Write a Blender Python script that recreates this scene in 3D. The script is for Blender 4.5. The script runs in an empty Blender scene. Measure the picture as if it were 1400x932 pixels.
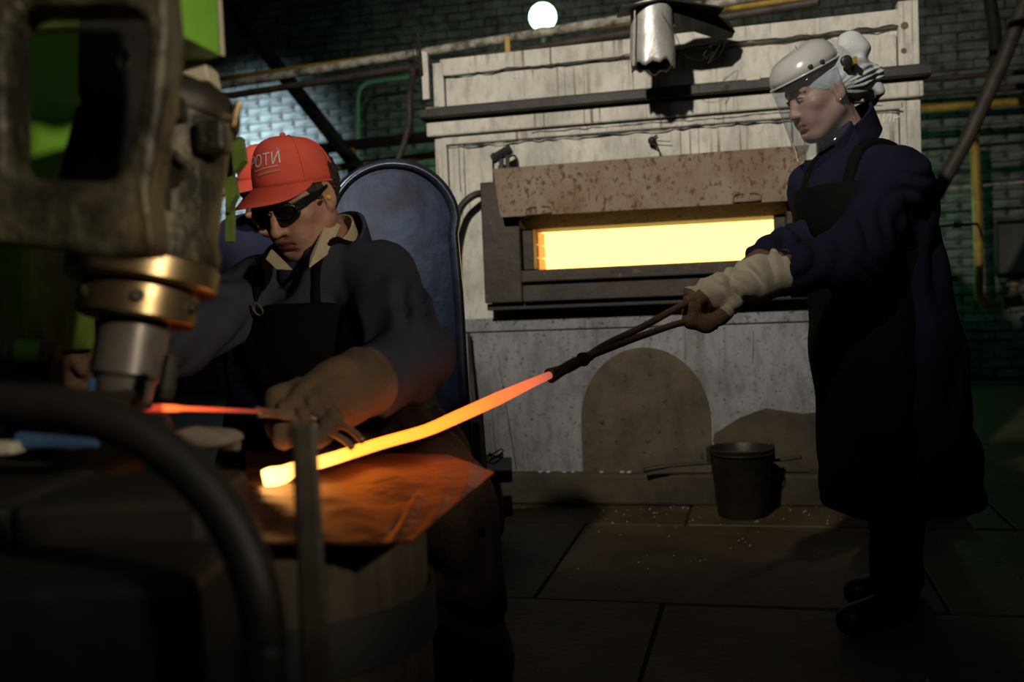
import bpy, bmesh, math, random
import numpy as np
from mathutils import Vector, Matrix
random.seed(7); np.random.seed(7)
SC = bpy.context.scene
COL = SC.collection

# ---------------------------------------------------------------- camera
F = 1361.0; CZ = 0.95
PITCH = math.radians(2.8); ROLL = math.radians(2.4)
FW = np.array([0, math.cos(PITCH), -math.sin(PITCH)])
_r0 = np.array([1, 0, 0.]); _u0 = np.cross(_r0, FW)
RT = _r0*math.cos(ROLL) - _u0*math.sin(ROLL)
UP = _r0*math.sin(ROLL) + _u0*math.cos(ROLL)
EYE = np.array([0, 0, CZ])
def at(px, py, d):
    """world point seen at photo pixel (px,py) at depth d metres"""
    return EYE + (FW + RT*(px-700)/F + UP*(466-py)/F)*d
cam = bpy.data.cameras.new('camera'); camo = bpy.data.objects.new('camera', cam); COL.objects.link(camo)
cam.sensor_width = 36; cam.lens = 36*F/1400; cam.clip_start = 0.02
M = Matrix.Identity(4)
for i in range(3):
    M[i][0] = RT[i]; M[i][1] = UP[i]; M[i][2] = -FW[i]; M[i][3] = EYE[i]
camo.matrix_world = M
cam.dof.use_dof = True; cam.dof.focus_distance = 2.55; cam.dof.aperture_fstop = 2.8
SC.camera = camo

# ---------------------------------------------------------------- light, world, exposure
SC.view_settings.view_transform = 'Standard'; SC.view_settings.look = 'None'
SC.view_settings.exposure = 0.0; SC.view_settings.gamma = 1.0; SC.view_settings.use_curve_mapping = False
w = bpy.data.worlds.new('world'); SC.world = w; w.use_nodes = True
w.node_tree.nodes['Background'].inputs[0].default_value = (0.55, 0.7, 1.0, 1)
w.node_tree.nodes['Background'].inputs[1].default_value = 0.0015
def light(name, typ, loc, energy, color, target=None, size=0.1, spot=None, blend=0.5):
    l = bpy.data.lights.new(name, typ); l.energy = energy; l.color = color
    if typ in ('POINT', 'SPOT'): l.shadow_soft_size = size
    if typ == 'AREA': l.size = size
    if spot: l.spot_size = math.radians(spot); l.spot_blend = blend
    o = bpy.data.objects.new(name, l); COL.objects.link(o); o.location = loc
    if target is not None:
        o.rotation_euler = (Vector(target)-Vector(loc)).to_track_quat('-Z', 'Y').to_euler()
    return o
light('key_lamp', 'SPOT', (-1.15, -0.3, 3.6), 900, (1.0, 0.92, 0.78), (0.6, 4.4, 2.2), 0.07, 60, 1.0)
light('side_lamp', 'SPOT', (1.45, -0.6, 1.8), 165, (1.0, 0.86, 0.66), (-0.58, 1.5, 1.26), 0.08, 40, 0.9)
light('hall_lamp', 'SPOT', (-3.25, 8.9, 2.55), 800, (0.66, 0.88, 1.0), (-2.7, 10.4, 2.40), 0.15, 66, 1.0)
light('hall_fill', 'AREA', (0.4, -1.5, 4.2), 6, (0.75, 0.85, 1.0), (0.6, 3.5, 0.6), 1.6)

# ---------------------------------------------------------------- materials
MATS = {}
def mat(name, col, rough=0.6, metal=0.0, col2=None, scale=8.0, bump=0.0, emit=None, estr=1.0, stretch=(1,1,1), lo=0.4, hi=0.65, bscale=None, spec=None, col3=None, scale3=30.0, lo3=0.55, hi3=0.7):
    if name in MATS: return MATS[name]
    m = bpy.data.materials.new(name); m.use_nodes = True; N = m.node_tree.nodes; L = m.node_tree.links
    b = N['Principled BSDF']
    b.inputs['Base Color'].default_value = (*col, 1); b.inputs['Roughness'].default_value = rough; b.inputs['Metallic'].default_value = metal
    if spec is not None: b.inputs['Specular IOR Level'].default_value = spec
    tc = N.new('ShaderNodeTexCoord'); mp = N.new('ShaderNodeMapping'); mp.inputs['Scale'].default_value = stretch
    L.new(tc.outputs['Object'], mp.inputs[0])
    out = None
    def layer(c, s, l, h, prev, base, detail=6):
        nz = N.new('ShaderNodeTexNoise'); nz.inputs['Scale'].default_value = s; nz.inputs['Detail'].default_value = detail; nz.inputs['Roughness'].default_value = 0.65
        L.new(mp.outputs[0], nz.inputs['Vector'])
        rp = N.new('ShaderNodeMapRange'); rp.inputs['From Min'].default_value = l; rp.inputs['From Max'].default_value = h
        L.new(nz.outputs['Fac'], rp.inputs['Value'])
        mx = N.new('ShaderNodeMix'); mx.data_type = 'RGBA'
        if prev is None: mx.inputs[6].default_value = (*base, 1)
        else: L.new(prev, mx.inputs[6])
        mx.inputs[7].default_value = (*c, 1); L.new(rp.outputs[0], mx.inputs[0])
        return mx.outputs[2]
    if col2: out = layer(col2, scale, lo, hi, None, col)
    if col3: out = layer(col3, scale3, lo3, hi3, out, col)
    if out is not None: L.new(out, b.inputs['Base Color'])
    if bump:
        nz = N.new('ShaderNodeTexNoise'); nz.inputs['Scale'].default_value = bscale or scale*3; nz.inputs['Detail'].default_value = 5
        L.new(tc.outputs['Object'], nz.inputs['Vector'])
        bp = N.new('ShaderNodeBump'); bp.inputs['Strength'].default_value = bump; bp.inputs['Distance'].default_value = 0.01
        L.new(nz.outputs['Fac'], bp.inputs['Height']); L.new(bp.outputs[0], b.inputs['Normal'])
    if emit:
        b.inputs['Emission Color'].default_value = (*emit, 1); b.inputs['Emission Strength'].default_value = estr
    MATS[name] = m
    return m
def streak_paint(name, base, streak, dirt, amount=0.5, speck=(0.05,0.04,0.03), speck_lo=0.66):
    """old paint with rust streaks that run downwards and dark specks"""
    if name in MATS: return MATS[name]
    m = mat(name, base, 0.62)
    N = m.node_tree.nodes; L = m.node_tree.links; b = N['Principled BSDF']
    tc = N['Texture Coordinate']
    def nz(scale, stretch, l, h, detail=6):
        mp = N.new('ShaderNodeMapping'); mp.inputs['Scale'].default_value = stretch; L.new(tc.outputs['Object'], mp.inputs[0])
        n = N.new('ShaderNodeTexNoise'); n.inputs['Scale'].default_value = scale; n.inputs['Detail'].default_value = detail; n.inputs['Roughness'].default_value = 0.6
        L.new(mp.outputs[0], n.inputs['Vector'])
        r = N.new('ShaderNodeMapRange'); r.inputs['From Min'].default_value = l; r.inputs['From Max'].default_value = h; L.new(n.outputs['Fac'], r.inputs[0])
        return r.outputs[0]
    def mix(fac, a, c, k=1.0):
        mm = N.new('ShaderNodeMath'); mm.operation = 'MULTIPLY'; mm.inputs[1].default_value = k; L.new(fac, mm.inputs[0])
        mx = N.new('ShaderNodeMix'); mx.data_type = 'RGBA'; L.new(mm.outputs[0], mx.inputs[0])
        if isinstance(a, tuple): mx.inputs[6].default_value = (*a, 1)
        else: L.new(a, mx.inputs[6])
        mx.inputs[7].default_value = (*c, 1)
        return mx.outputs[2]
    big = nz(3.4, (1,1,0.7), 0.42, 0.64, 8)
    c = mix(big, base, dirt, 0.75)
    st = nz(1.0, (60,60,0.6), 0.55, 0.63, 3); gate = nz(1.5, (2.2,2.2,1.2), 0.47, 0.60, 2)
    mm = N.new('ShaderNodeMath'); mm.operation = 'MULTIPLY'; L.new(st, mm.inputs[0]); L.new(gate, mm.inputs[1])
    c = mix(mm.outputs[0], c, streak, amount)
    st2 = nz(1.0, (26,26,11.0), 0.48, 0.68, 8)
    c = mix(st2, c, tuple(0.5*x for x in dirt), 0.45)
    sp = nz(55, (1,1,1), speck_lo+.02, speck_lo+0.07, 5); c = mix(sp, c, speck, 0.85)
    L.new(c, b.inputs['Base Color'])
    n = N.new('ShaderNodeTexNoise'); n.inputs['Scale'].default_value = 60; L.new(tc.outputs['Object'], n.inputs['Vector'])
    bp = N.new('ShaderNodeBump'); bp.inputs['Strength'].default_value = 0.25; bp.inputs['Distance'].default_value = 0.006
    L.new(n.outputs['Fac'], bp.inputs['Height']); L.new(bp.outputs[0], b.inputs['Normal'])
    return m

m_cream = streak_paint('cream_paint', (0.60,0.575,0.51), (0.15,0.075,0.025), (0.30,0.285,0.25), 0.9)
m_cream2 = streak_paint('grey_plaster', (0.25,0.25,0.27), (0.10,0.065,0.03), (0.085,0.08,0.078), 0.6, speck=(0.03,0.03,0.03), speck_lo=0.57)
m_blueshade = streak_paint('blue_grey_shade', (0.20,0.24,0.32), (0.12,0.08,0.05), (0.10,0.11,0.14), 0.4)  # bluish shade under the door frame, put into the colour
m_arch = mat('clay_render', (0.105,0.082,0.052), 0.9, 0, (0.055,0.042,0.027), 6, 0.4, col3=(0.02,0.016,0.012), scale3=28, lo3=0.6, hi3=0.68)
m_kerb = mat('kerb_concrete', (0.075,0.058,0.038), 0.9, 0, (0.035,0.027,0.018), 5, 0.4)
m_beam = mat('ledge_steel', (0.040,0.036,0.032), 0.6, 0.3, (0.02,0.017,0.015), 6, 0.2)
m_frame = mat('scaled_steel', (0.055,0.043,0.036), 0.62, 0.35, (0.030,0.022,0.018), 9, 0.25, col3=(0.15,0.11,0.085), scale3=22, lo3=0.62, hi3=0.75)
m_rust = mat('rusty_plate', (0.21,0.165,0.125), 0.7, 0.25, (0.14,0.078,0.038), 5, 0.4, stretch=(1,1,0.6), lo=0.38, hi=0.66, col3=(0.07,0.030,0.014), scale3=46, lo3=0.53, hi3=0.62)
m_dark = mat('dark_iron', (0.028,0.026,0.024), 0.55, 0.5, (0.05,0.04,0.03), 9, 0.2)
m_black = mat('black_iron', (0.014,0.013,0.013), 0.6, 0.3, (0.03,0.026,0.022), 10, 0.2)
m_pale_pipe = mat('flaked_white_pipe', (0.50,0.47,0.40), 0.6, 0.0, (0.10,0.085,0.06), 16, 0.3)
m_brown_pipe = mat('brown_pipe', (0.075,0.06,0.05), 0.6, 0.2, (0.04,0.03,0.025), 10, 0.2)
m_yellow = mat('yellow_pipe_paint', (0.48,0.31,0.03), 0.5, 0, (0.25,0.15,0.02), 8, 0.1)
m_greenpipe = mat('green_conduit', (0.22,0.42,0.30), 0.6, 0)
m_zinc = mat('zinc_sheet', (0.58,0.57,0.54), 0.42, 0.4, (0.40,0.39,0.36), 7, 0.35)
m_brick = mat('whitewashed_brick', (0.19,0.20,0.195), 0.9, 0, (0.075,0.08,0.075), 5, 0.5, bscale=25, lo=0.38, hi=0.62, col3=(0.04,0.036,0.032), scale3=14, lo3=0.54, hi3=0.66)
m_mortar = mat('dark_mortar', (0.05,0.05,0.047), 0.95, 0, (0.02,0.02,0.018), 4, 0.3)
m_floor = mat('oily_floor', (0.105,0.072,0.034), 0.6, 0.0, (0.045,0.031,0.016), 3, 0.5, bscale=35, col3=(0.10,0.08,0.055), scale3=9, lo3=0.6, hi3=0.75)
m_joint = mat('floor_joint', (0.030,0.022,0.013), 0.9)
m_ceil = mat('sooty_ceiling', (0.03,0.03,0.03), 0.9)
m_wall = mat('sooty_wall', (0.10,0.10,0.10), 0.9, 0, (0.05,0.05,0.05), 2)
m_green = mat('machine_green', (0.22,0.52,0.05), 0.42, 0, (0.16,0.40,0.035), 5, 0.1)
m_greend = mat('machine_green_worn', (0.15,0.26,0.03), 0.5, 0.1, (0.04,0.05,0.02), 8, 0.2)
m_cast = mat('oily_casting', (0.10,0.088,0.05), 0.5, 0.35, (0.022,0.019,0.014), 13, 1.0, bscale=30, lo=0.38, hi=0.58, col3=(0.14,0.09,0.03), scale3=11, lo3=0.6, hi3=0.75)
m_brass = mat('bronze_ring', (0.46,0.34,0.17), 0.33, 0.9, (0.30,0.20,0.10), 6, 0.1)
m_ram = mat('worn_ram_steel', (0.24,0.21,0.18), 0.34, 0.45, (0.12,0.10,0.085), 5, 0.1)
m_blue = mat('blue_paint', (0.05,0.12,0.25), 0.5, 0, (0.03,0.07,0.15), 8)
m_hose = mat('black_rubber_hose', (0.014,0.012,0.010), 0.55, 0, (0.024,0.017,0.011), 9, 0.2)
m_shield = mat('blued_steel', (0.020,0.042,0.105), 0.36, 0.4, (0.007,0.014,0.040), 7, 0.15)
m_shieldrim = mat('blued_steel_rim', (0.13,0.155,0.22), 0.3, 0.8, (0.05,0.06,0.09), 6, 0.1)
m_plate = mat('rust_sheet', (0.15,0.070,0.035), 0.38, 0.55, (0.06,0.024,0.012), 9, 0.6, bscale=16, col3=(0.20,0.13,0.09), scale3=14, lo3=0.58, hi3=0.72)
m_wood = mat('old_wood', (0.085,0.062,0.04), 0.8, 0, (0.04,0.028,0.02), 4, 0.5, stretch=(9,9,0.8))
m_hoop = mat('iron_hoop', (0.09,0.085,0.085), 0.5, 0.7)
m_stake = mat('stake_steel', (0.10,0.085,0.06), 0.5, 0.3, (0.05,0.04,0.03), 8, 0.2)
m_bucket = mat('sooty_bucket', (0.020,0.017,0.013), 0.5, 0.4, (0.045,0.035,0.022), 6, 0.2)
m_bwater = mat('rusty_water', (0.10,0.055,0.03), 0.3, 0, (0.14,0.08,0.045), 12)
m_navy = mat('navy_cotton', (0.016,0.017,0.036), 0.9, 0, (0.011,0.012,0.026), 5, 0.35, bscale=420, spec=0.06)
m_navy2 = mat('blue_work_jacket', (0.045,0.052,0.105), 0.9, 0, (0.032,0.036,0.07), 5, 0.35, bscale=420, spec=0.15)
m_grey_j = mat('charcoal_work_jacket', (0.055,0.055,0.072), 0.9, 0, (0.040,0.040,0.056), 5, 0.35, bscale=420, spec=0.06)
m_apron = mat('dark_apron', (0.0065,0.006,0.006), 0.8, 0, (0.009,0.008,0.007), 5, 0.3, bscale=260, spec=0.05)
m_leather = mat('brown_apron', (0.042,0.024,0.015), 0.75, 0, (0.025,0.014,0.009), 5, 0.3, bscale=160)
m_trouser = mat('dark_trousers', (0.008,0.0075,0.009), 0.9, spec=0.05)
m_boot = mat('black_boots', (0.012,0.011,0.010), 0.5)
m_skin = mat('skin', (0.50,0.27,0.19), 0.5, 0, (0.42,0.20,0.14), 14, 0.06, bscale=300)
m_skin2 = mat('fair_skin', (0.44,0.26,0.20), 0.5, 0, (0.38,0.20,0.15), 14, 0.06, bscale=300)
m_lip = mat('lips', (0.34,0.11,0.09), 0.45)
m_eye = mat('eye_white', (0.6,0.58,0.55), 0.25)
m_iris = mat('iris', (0.03,0.035,0.04), 0.2)
m_brow = mat('brow_hair', (0.05,0.03,0.02), 0.8)
m_hair = mat('dark_brown_hair', (0.045,0.026,0.017), 0.65, 0, (0.02,0.012,0.008), 40, 0.6, bscale=120, stretch=(1,1,0.2))
m_red = mat('red_cap_cotton', (0.78,0.105,0.065), 0.8, 0, (0.70,0.085,0.05), 6, 0.25, bscale=500)
m_letter = mat('white_print', (0.75,0.68,0.70), 0.7)
m_letter2 = mat('cream_print', (0.55,0.40,0.25), 0.7)
m_gog = mat('goggle_frame', (0.010,0.010,0.010), 0.32)
m_lens = mat('tinted_lens', (0.012,0.006,0.005), 0.06)
m_shirt = mat('cream_shirt', (0.58,0.48,0.30), 0.85, 0, (0.48,0.38,0.24), 12)
m_glove = mat('white_canvas_glove', (0.58,0.50,0.38), 0.9, 0, (0.46,0.38,0.27), 9, 0.4, bscale=350)
m_glovep = mat('brown_glove_palm', (0.16,0.085,0.04), 0.8, 0, (0.09,0.045,0.02), 8, 0.3, bscale=200)
m_suede = mat('brown_suede', (0.14,0.085,0.045), 0.95, 0, (0.08,0.048,0.026), 8, 0.5, bscale=220)
m_scarf = mat('white_headscarf', (0.58,0.60,0.60), 0.85, 0, (0.48,0.50,0.52), 7, 0.3, bscale=260, col3=(0.62,0.42,0.22), scale3=9, lo3=0.66, hi3=0.74)
m_visor = mat('grey_plastic', (0.42,0.415,0.40), 0.22)
m_visord = mat('dark_plastic', (0.03,0.03,0.03), 0.4)
m_gold = mat('gold', (0.8,0.5,0.15), 0.25, 1.0)
m_earplug = mat('yellow_foam', (0.75,0.5,0.05), 0.8)
m_tong = mat('tong_steel', (0.26,0.155,0.09), 0.5, 0.35, (0.14,0.08,0.05), 12, 0.2)  # orange firelight on the tongs worked into the base colour
m_chalk = mat('chalk', (0.75,0.73,0.66), 0.9)
m_pale = mat('pale_debris', (0.45,0.42,0.34), 0.8)
m_creamblock = mat('cream_enamel', (0.55,0.50,0.36), 0.5)
m_rag = mat('grey_rag', (0.20,0.16,0.12), 0.95, 0, (0.12,0.09,0.07), 10, 0.4)
def glass_mat():
    m = bpy.data.materials.new('clear_polycarbonate'); m.use_nodes = True; N = m.node_tree.nodes; L = m.node_tree.links
    N.remove(N['Principled BSDF']); o = N['Material Output']
    t = N.new('ShaderNodeBsdfTransparent'); t.inputs[0].default_value = (0.93,0.955,0.98,1)
    g = N.new('ShaderNodeBsdfGlossy'); g.inputs['Roughness'].default_value = 0.05
    d = N.new('ShaderNodeBsdfDiffuse'); d.inputs[0].default_value = (0.5,0.5,0.52,1)
    lw = N.new('ShaderNodeLayerWeight'); lw.inputs[0].default_value = 0.5
    pw = N.new('ShaderNodeMath'); pw.operation = 'POWER'; pw.inputs[1].default_value = 4.0; L.new(lw.outputs['Facing'], pw.inputs[0])
    fr = N.new('ShaderNodeMath'); fr.operation = 'MULTIPLY_ADD'; fr.inputs[1].default_value = 0.35; fr.inputs[2].default_value = 0.03; L.new(pw.outputs[0], fr.inputs[0])
    m1 = N.new('ShaderNodeMixShader'); L.new(fr.outputs[0], m1.inputs[0]); L.new(t.outputs[0], m1.inputs[1]); L.new(g.outputs[0], m1.inputs[2])
    m2 = N.new('ShaderNodeMixShader'); m2.inputs[0].default_value = 0.035; L.new(m1.outputs[0], m2.inputs[1]); L.new(d.outputs[0], m2.inputs[2])
    L.new(m2.outputs[0], o.inputs[0]); return m
m_glass = glass_mat()
def heat_mat(name, stops, axis_from, axis_to):
    """glowing metal: emission runs along the object from axis_from to axis_to (object space)"""
    m = bpy.data.materials.new(name); m.use_nodes = True; N = m.node_tree.nodes; L = m.node_tree.links; b = N['Principled BSDF']
    b.inputs['Base Color'].default_value = (0.10,0.05,0.035,1); b.inputs['Roughness'].default_value = 0.7
    tc = N.new('ShaderNodeTexCoord'); d = Vector(axis_to)-Vector(axis_from)
    s = N.new('ShaderNodeVectorMath'); s.operation = 'SUBTRACT'; s.inputs[1].default_value = axis_from; L.new(tc.outputs['Object'], s.inputs[0])
    dt = N.new('ShaderNodeVectorMath'); dt.operation = 'DOT_PRODUCT'; dt.inputs[1].default_value = d/d.length_squared; L.new(s.outputs[0], dt.inputs[0])
    rp = N.new('ShaderNodeValToRGB'); L.new(dt.outputs['Value'], rp.inputs[0])
    e = rp.color_ramp.elements
    while len(e) < len(stops): e.new(0.5)
    mxv = max(max(c) for _, c in stops)
    for k, (p, c) in enumerate(stops): e[k].position = p; e[k].color = (*[x/mxv for x in c], 1)
    L.new(rp.outputs[0], b.inputs['Emission Color']); b.inputs['Emission Strength'].default_value = mxv
    return m

# ---------------------------------------------------------------- mesh helpers (vertex list, face list)
def box(lo, hi):
    (a,b,c),(d,e,f) = lo, hi
    v = [(a,b,c),(d,b,c),(d,e,c),(a,e,c),(a,b,f),(d,b,f),(d,e,f),(a,e,f)]
    return [np.array(p, float) for p in v], [(0,3,2,1),(4,5,6,7),(0,1,5,4),(1,2,6,5),(2,3,7,6),(3,0,4,7)]
def hexa(bot, top):
    v = [np.array(p, float) for p in list(bot)+list(top)]; n = len(bot)
    f = [tuple(range(n))[::-1], tuple(range(n, 2*n))] + [(i,(i+1)%n,n+(i+1)%n,n+i) for i in range(n)]
    return v, f
def prism(poly, vec):
    vec = np.array(vec, float)
    return hexa([np.array(p, float) for p in poly], [np.array(p, float)+vec for p in poly])
def join(*parts):
    V, Fc = [], []
    for v, f in parts:
        o = len(V); V += list(v); Fc += [tuple(i+o for i in q) for q in f]
    return V, Fc
def frame_at(d):
    d = np.array(d, float); d /= np.linalg.norm(d)
    a = np.array([0,0,1.]) if abs(d[2]) < 0.9 else np.array([1.,0,0])
    x = np.cross(a, d); x /= np.linalg.norm(x); y = np.cross(d, x)
    return x, y, d
def tube(pts, r, n=10, flat=1.0):
    pts = [np.array(p, float) for p in pts]; k = len(pts)
    rs = r if hasattr(r, '__len__') else [r]*k
    V, Fc = [], []; px = None
    for i in range(k):
        d = pts[min(i+1,k-1)]-pts[max(i-1,0)]
        x, y, dd = frame_at(d)
        if px is not None:
            x = px - dd*np.dot(px, dd); x /= np.linalg.norm(x); y = np.cross(dd, x)
        px = x
        for j in range(n):
            a = 2*math.pi*j/n; V.append(pts[i] + x*math.cos(a)*rs[i] + y*math.sin(a)*rs[i]*flat)
    for i in range(k-1):
        for j in range(n): Fc.append((i*n+j, i*n+(j+1)%n, (i+1)*n+(j+1)%n, (i+1)*n+j))
    Fc.append(tuple(range(n))[::-1]); Fc.append(tuple(range((k-1)*n, k*n)))
    return V, Fc
def spline(pts, m=8):
    pts = [np.array(p, float) for p in pts]; out = []
    for i in range(len(pts)-1):
        p0 = pts[max(i-1,0)]; p1 = pts[i]; p2 = pts[i+1]; p3 = pts[min(i+2,len(pts)-1)]
        for t in np.linspace(0,1,m,endpoint=False):
            out.append(0.5*((2*p1)+(-p0+p2)*t+(2*p0-5*p1+4*p2-p3)*t*t+(-p0+3*p1-3*p2+p3)*t**3))
    out.append(pts[-1]); return out
def lathe(base, axis, prof, n=32, ends=True):
    """prof: (radius, distance along axis)"""
    x, y, d = frame_at(axis); base = np.array(base, float); V, Fc = [], []; k = len(prof)
    for r, h in prof:
        for j in range(n):
            a = 2*math.pi*j/n; V.append(base+d*h+(x*math.cos(a)+y*math.sin(a))*r)
    for i in range(k-1):
        for j in range(n): Fc.append((i*n+j, i*n+(j+1)%n, (i+1)*n+(j+1)%n, (i+1)*n+j))
    if ends: Fc.append(tuple(range(n))[::-1]); Fc.append(tuple(range((k-1)*n, k*n)))
    return V, Fc
def ball(c, r, n=14, mtx=None):
    c = np.array(c, float); r = np.array(r if hasattr(r,'__len__') else (r,r,r), float); V = []; Fc = []
    for i in range(n+1):
        th = math.pi*i/n
        for j in range(2*n):
            a = math.pi*j/n; q = np.array([math.sin(th)*math.cos(a), math.sin(th)*math.sin(a), math.cos(th)])*r
            V.append(c+(mtx@q if mtx is not None else q))
    for i in range(n):
        for j in range(2*n): Fc.append((i*2*n+j,(i+1)*2*n+j,(i+1)*2*n+(j+1)%(2*n),i*2*n+(j+1)%(2*n)))
    return V, Fc
def strip(path, up, h, th):
    """ribbon standing on a path: height h along up, thickness th"""
    path = [np.array(p,float) for p in path]; up = np.array(up,float); V=[]; Fc=[]; k=len(path)
    for i in range(k):
        d = path[min(i+1,k-1)]-path[max(i-1,0)]; s = np.cross(d, up); s/= np.linalg.norm(s)+1e-9
        hh = h[i] if hasattr(h,'__len__') else h
        V += [path[i]-s*th/2, path[i]+s*th/2, path[i]+s*th/2+up*hh, path[i]-s*th/2+up*hh]
    for i in range(k-1):
        for j in range(4): Fc.append((i*4+j,(i+1)*4+j,(i+1)*4+(j+1)%4,i*4+(j+1)%4))
    Fc += [(0,1,2,3),((k-1)*4+3,(k-1)*4+2,(k-1)*4+1,(k-1)*4)]
    return V, Fc
ROOTOFF = {}
def obj(name, geo, m, parent=None, smooth=False, bevel=0.0, loc=None, local=False):
    """one mesh object; geometry in world space unless local"""
    V, Fc = geo
    if parent is not None: off = ROOTOFF.get(parent.name, np.zeros(3))
    else:
        if loc is None:
            A = np.array(V); loc = (A[:,0].mean(), A[:,1].mean(), A[:,2].min())
        off = np.array(loc, float)
    A = np.array(V, float)
    if not local: A = A - off
    me = bpy.data.meshes.new(name); me.from_pydata(A.tolist(), [], [list(map(int,f)) for f in Fc]); me.update()
    bm = bmesh.new(); bm.from_mesh(me); bmesh.ops.recalc_face_normals(bm, faces=bm.faces); bm.to_mesh(me); bm.free()
    ms = m if isinstance(m, (list,tuple)) else [m]
    for q in ms: me.materials.append(q)
    if smooth:
        me.polygons.foreach_set('use_smooth', [True]*len(me.polygons))
        if smooth == 'auto': me.set_sharp_from_angle(angle=math.radians(40))
    o = bpy.data.objects.new(name, me); COL.objects.link(o)
    if parent is not None: o.parent = parent; ROOTOFF[o.name] = np.zeros(3) if local else off
    else: o.location = loc; ROOTOFF[o.name] = off
    if bevel:
        b = o.modifiers.new('bevel', 'BEVEL'); b.width = bevel; b.segments = 2; b.limit_method = 'ANGLE'; b.angle_limit = math.radians(35)
    return o
def thing(name, label, cat, loc, rotz=0, group=None):
    o = bpy.data.objects.new(name, None); o.empty_display_size = 0.1; COL.objects.link(o); o.location = loc; o.rotation_euler = (0,0,rotz)
    o['label'] = label; o['category'] = cat
    if group: o['group'] = group
    ROOTOFF[o.name] = np.array(loc, float); return o
def tag(o, label, cat, group=None):
    o['label'] = label; o['category'] = cat
    if group: o['group'] = group
    return o
def kind(o, k): o['kind'] = k; return o

# ---------------------------------------------------------------- signed distance modelling for soft shapes
def surface_nets(f, lo, h):
    s = f < 0; nx, ny, nz = f.shape
    acc = np.zeros((nx-1,ny-1,nz-1,3), np.float32); cnt = np.zeros((nx-1,ny-1,nz-1), np.float32)
    for ax in range(3):
        a = [slice(None)]*3; b = [slice(None)]*3; a[ax] = slice(0,-1); b[ax] = slice(1,None)
        fa, fb = f[tuple(a)], f[tuple(b)]; cr = (fa<0) != (fb<0)
        t = np.where(cr, fa/np.where(cr, fa-fb, 1), 0)
        o1, o2 = [q for q in range(3) if q != ax]
        for i in (0,1):
            for j in (0,1):
                sl = [None]*3; sl[ax] = slice(None)
                n1 = f.shape[o1]-1; n2 = f.shape[o2]-1
                sl[o1] = slice(i, i+n1); sl[o2] = slice(j, j+n2)
                c = cr[tuple(sl)]; cnt += c
                acc[...,ax] += np.where(c, t[tuple(sl)], 0); acc[...,o1] += c*i; acc[...,o2] += c*j
    act = cnt > 0; idx = np.full(act.shape, -1, np.int64); idx[act] = np.arange(act.sum())
    ijk = np.argwhere(act); V = (ijk + acc[act]/cnt[act][:,None])*h + np.array(lo)
    Q = []
    for ax in range(3):
        o1, o2 = (ax+1)%3, (ax+2)%3
        a = [slice(None)]*3; b = [slice(None)]*3; a[ax] = slice(0,-1); b[ax] = slice(1,None)
        for sgn in (True, False):
            e = np.argwhere((s[tuple(a)] == sgn) & (s[tuple(b)] != sgn))
            e = e[(e[:,o1]>0)&(e[:,o2]>0)&(e[:,o1]<f.shape[o1]-1)&(e[:,o2]<f.shape[o2]-1)]
            cs = []
            for d1, d2 in ((-1,-1),(0,-1),(0,0),(-1,0)):
                q = e.copy(); q[:,o1] += d1; q[:,o2] += d2; cs.append(idx[q[:,0],q[:,1],q[:,2]])
            q = np.stack(cs, 1); Q.append(q if sgn else q[:,::-1])
    return V, np.concatenate(Q)
class G:                                   # sample positions
    def __init__(s, lo, hi, h):
        lo = np.array(lo,float); hi = np.array(hi,float); s.lo = lo; s.h = h
        ax = [np.arange(lo[i], hi[i]+h, h, dtype=np.float32) for i in range(3)]
        s.x, s.y, s.z = np.meshgrid(*ax, indexing='ij')
def cone(g, a, b, ra, rb, ani=None):
    """capsule from a to b with radii ra, rb; ani=(axis, factor) widens it along axis"""
    a = np.array(a,np.float32); b = np.array(b,np.float32); ba = b-a; L2 = float(ba@ba)+1e-12
    dx, dy, dz = g.x-a[0], g.y-a[1], g.z-a[2]
    t = np.clip((dx*ba[0]+dy*ba[1]+dz*ba[2])/L2, 0, 1)
    dx = dx-t*ba[0]; dy = dy-t*ba[1]; dz = dz-t*ba[2]
    if ani:
        n = np.array(ani[0],np.float32); n = n/np.linalg.norm(n); q = dx*n[0]+dy*n[1]+dz*n[2]; k = q*(1/ani[1]-1)
        dx = dx+k*n[0]; dy = dy+k*n[1]; dz = dz+k*n[2]
    return np.sqrt(dx*dx+dy*dy+dz*dz)-(ra+(rb-ra)*t)
def chain(g, pts, rs, k=0.03, ani=None):
    f = None
    for i in range(len(pts)-1):
        c = cone(g, pts[i], pts[i+1], rs[i], rs[i+1], ani); f = c if f is None else smin(f, c, k)
    return f
def ell(g, c, r, R=None):
    dx, dy, dz = g.x-c[0], g.y-c[1], g.z-c[2]
    if R is not None:
        dx, dy, dz = (dx*R[0][i]+dy*R[1][i]+dz*R[2][i] for i in range(3))
    q = np.sqrt((dx/r[0])**2+(dy/r[1])**2+(dz/r[2])**2); return (q-1)*min(r)
def smin(a, b, k):
    h = np.clip(0.5+0.5*(b-a)/k, 0, 1); return b+(a-b)*h-k*h*(1-h)
def smax(a, b, k): return -smin(-a, -b, k)
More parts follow.
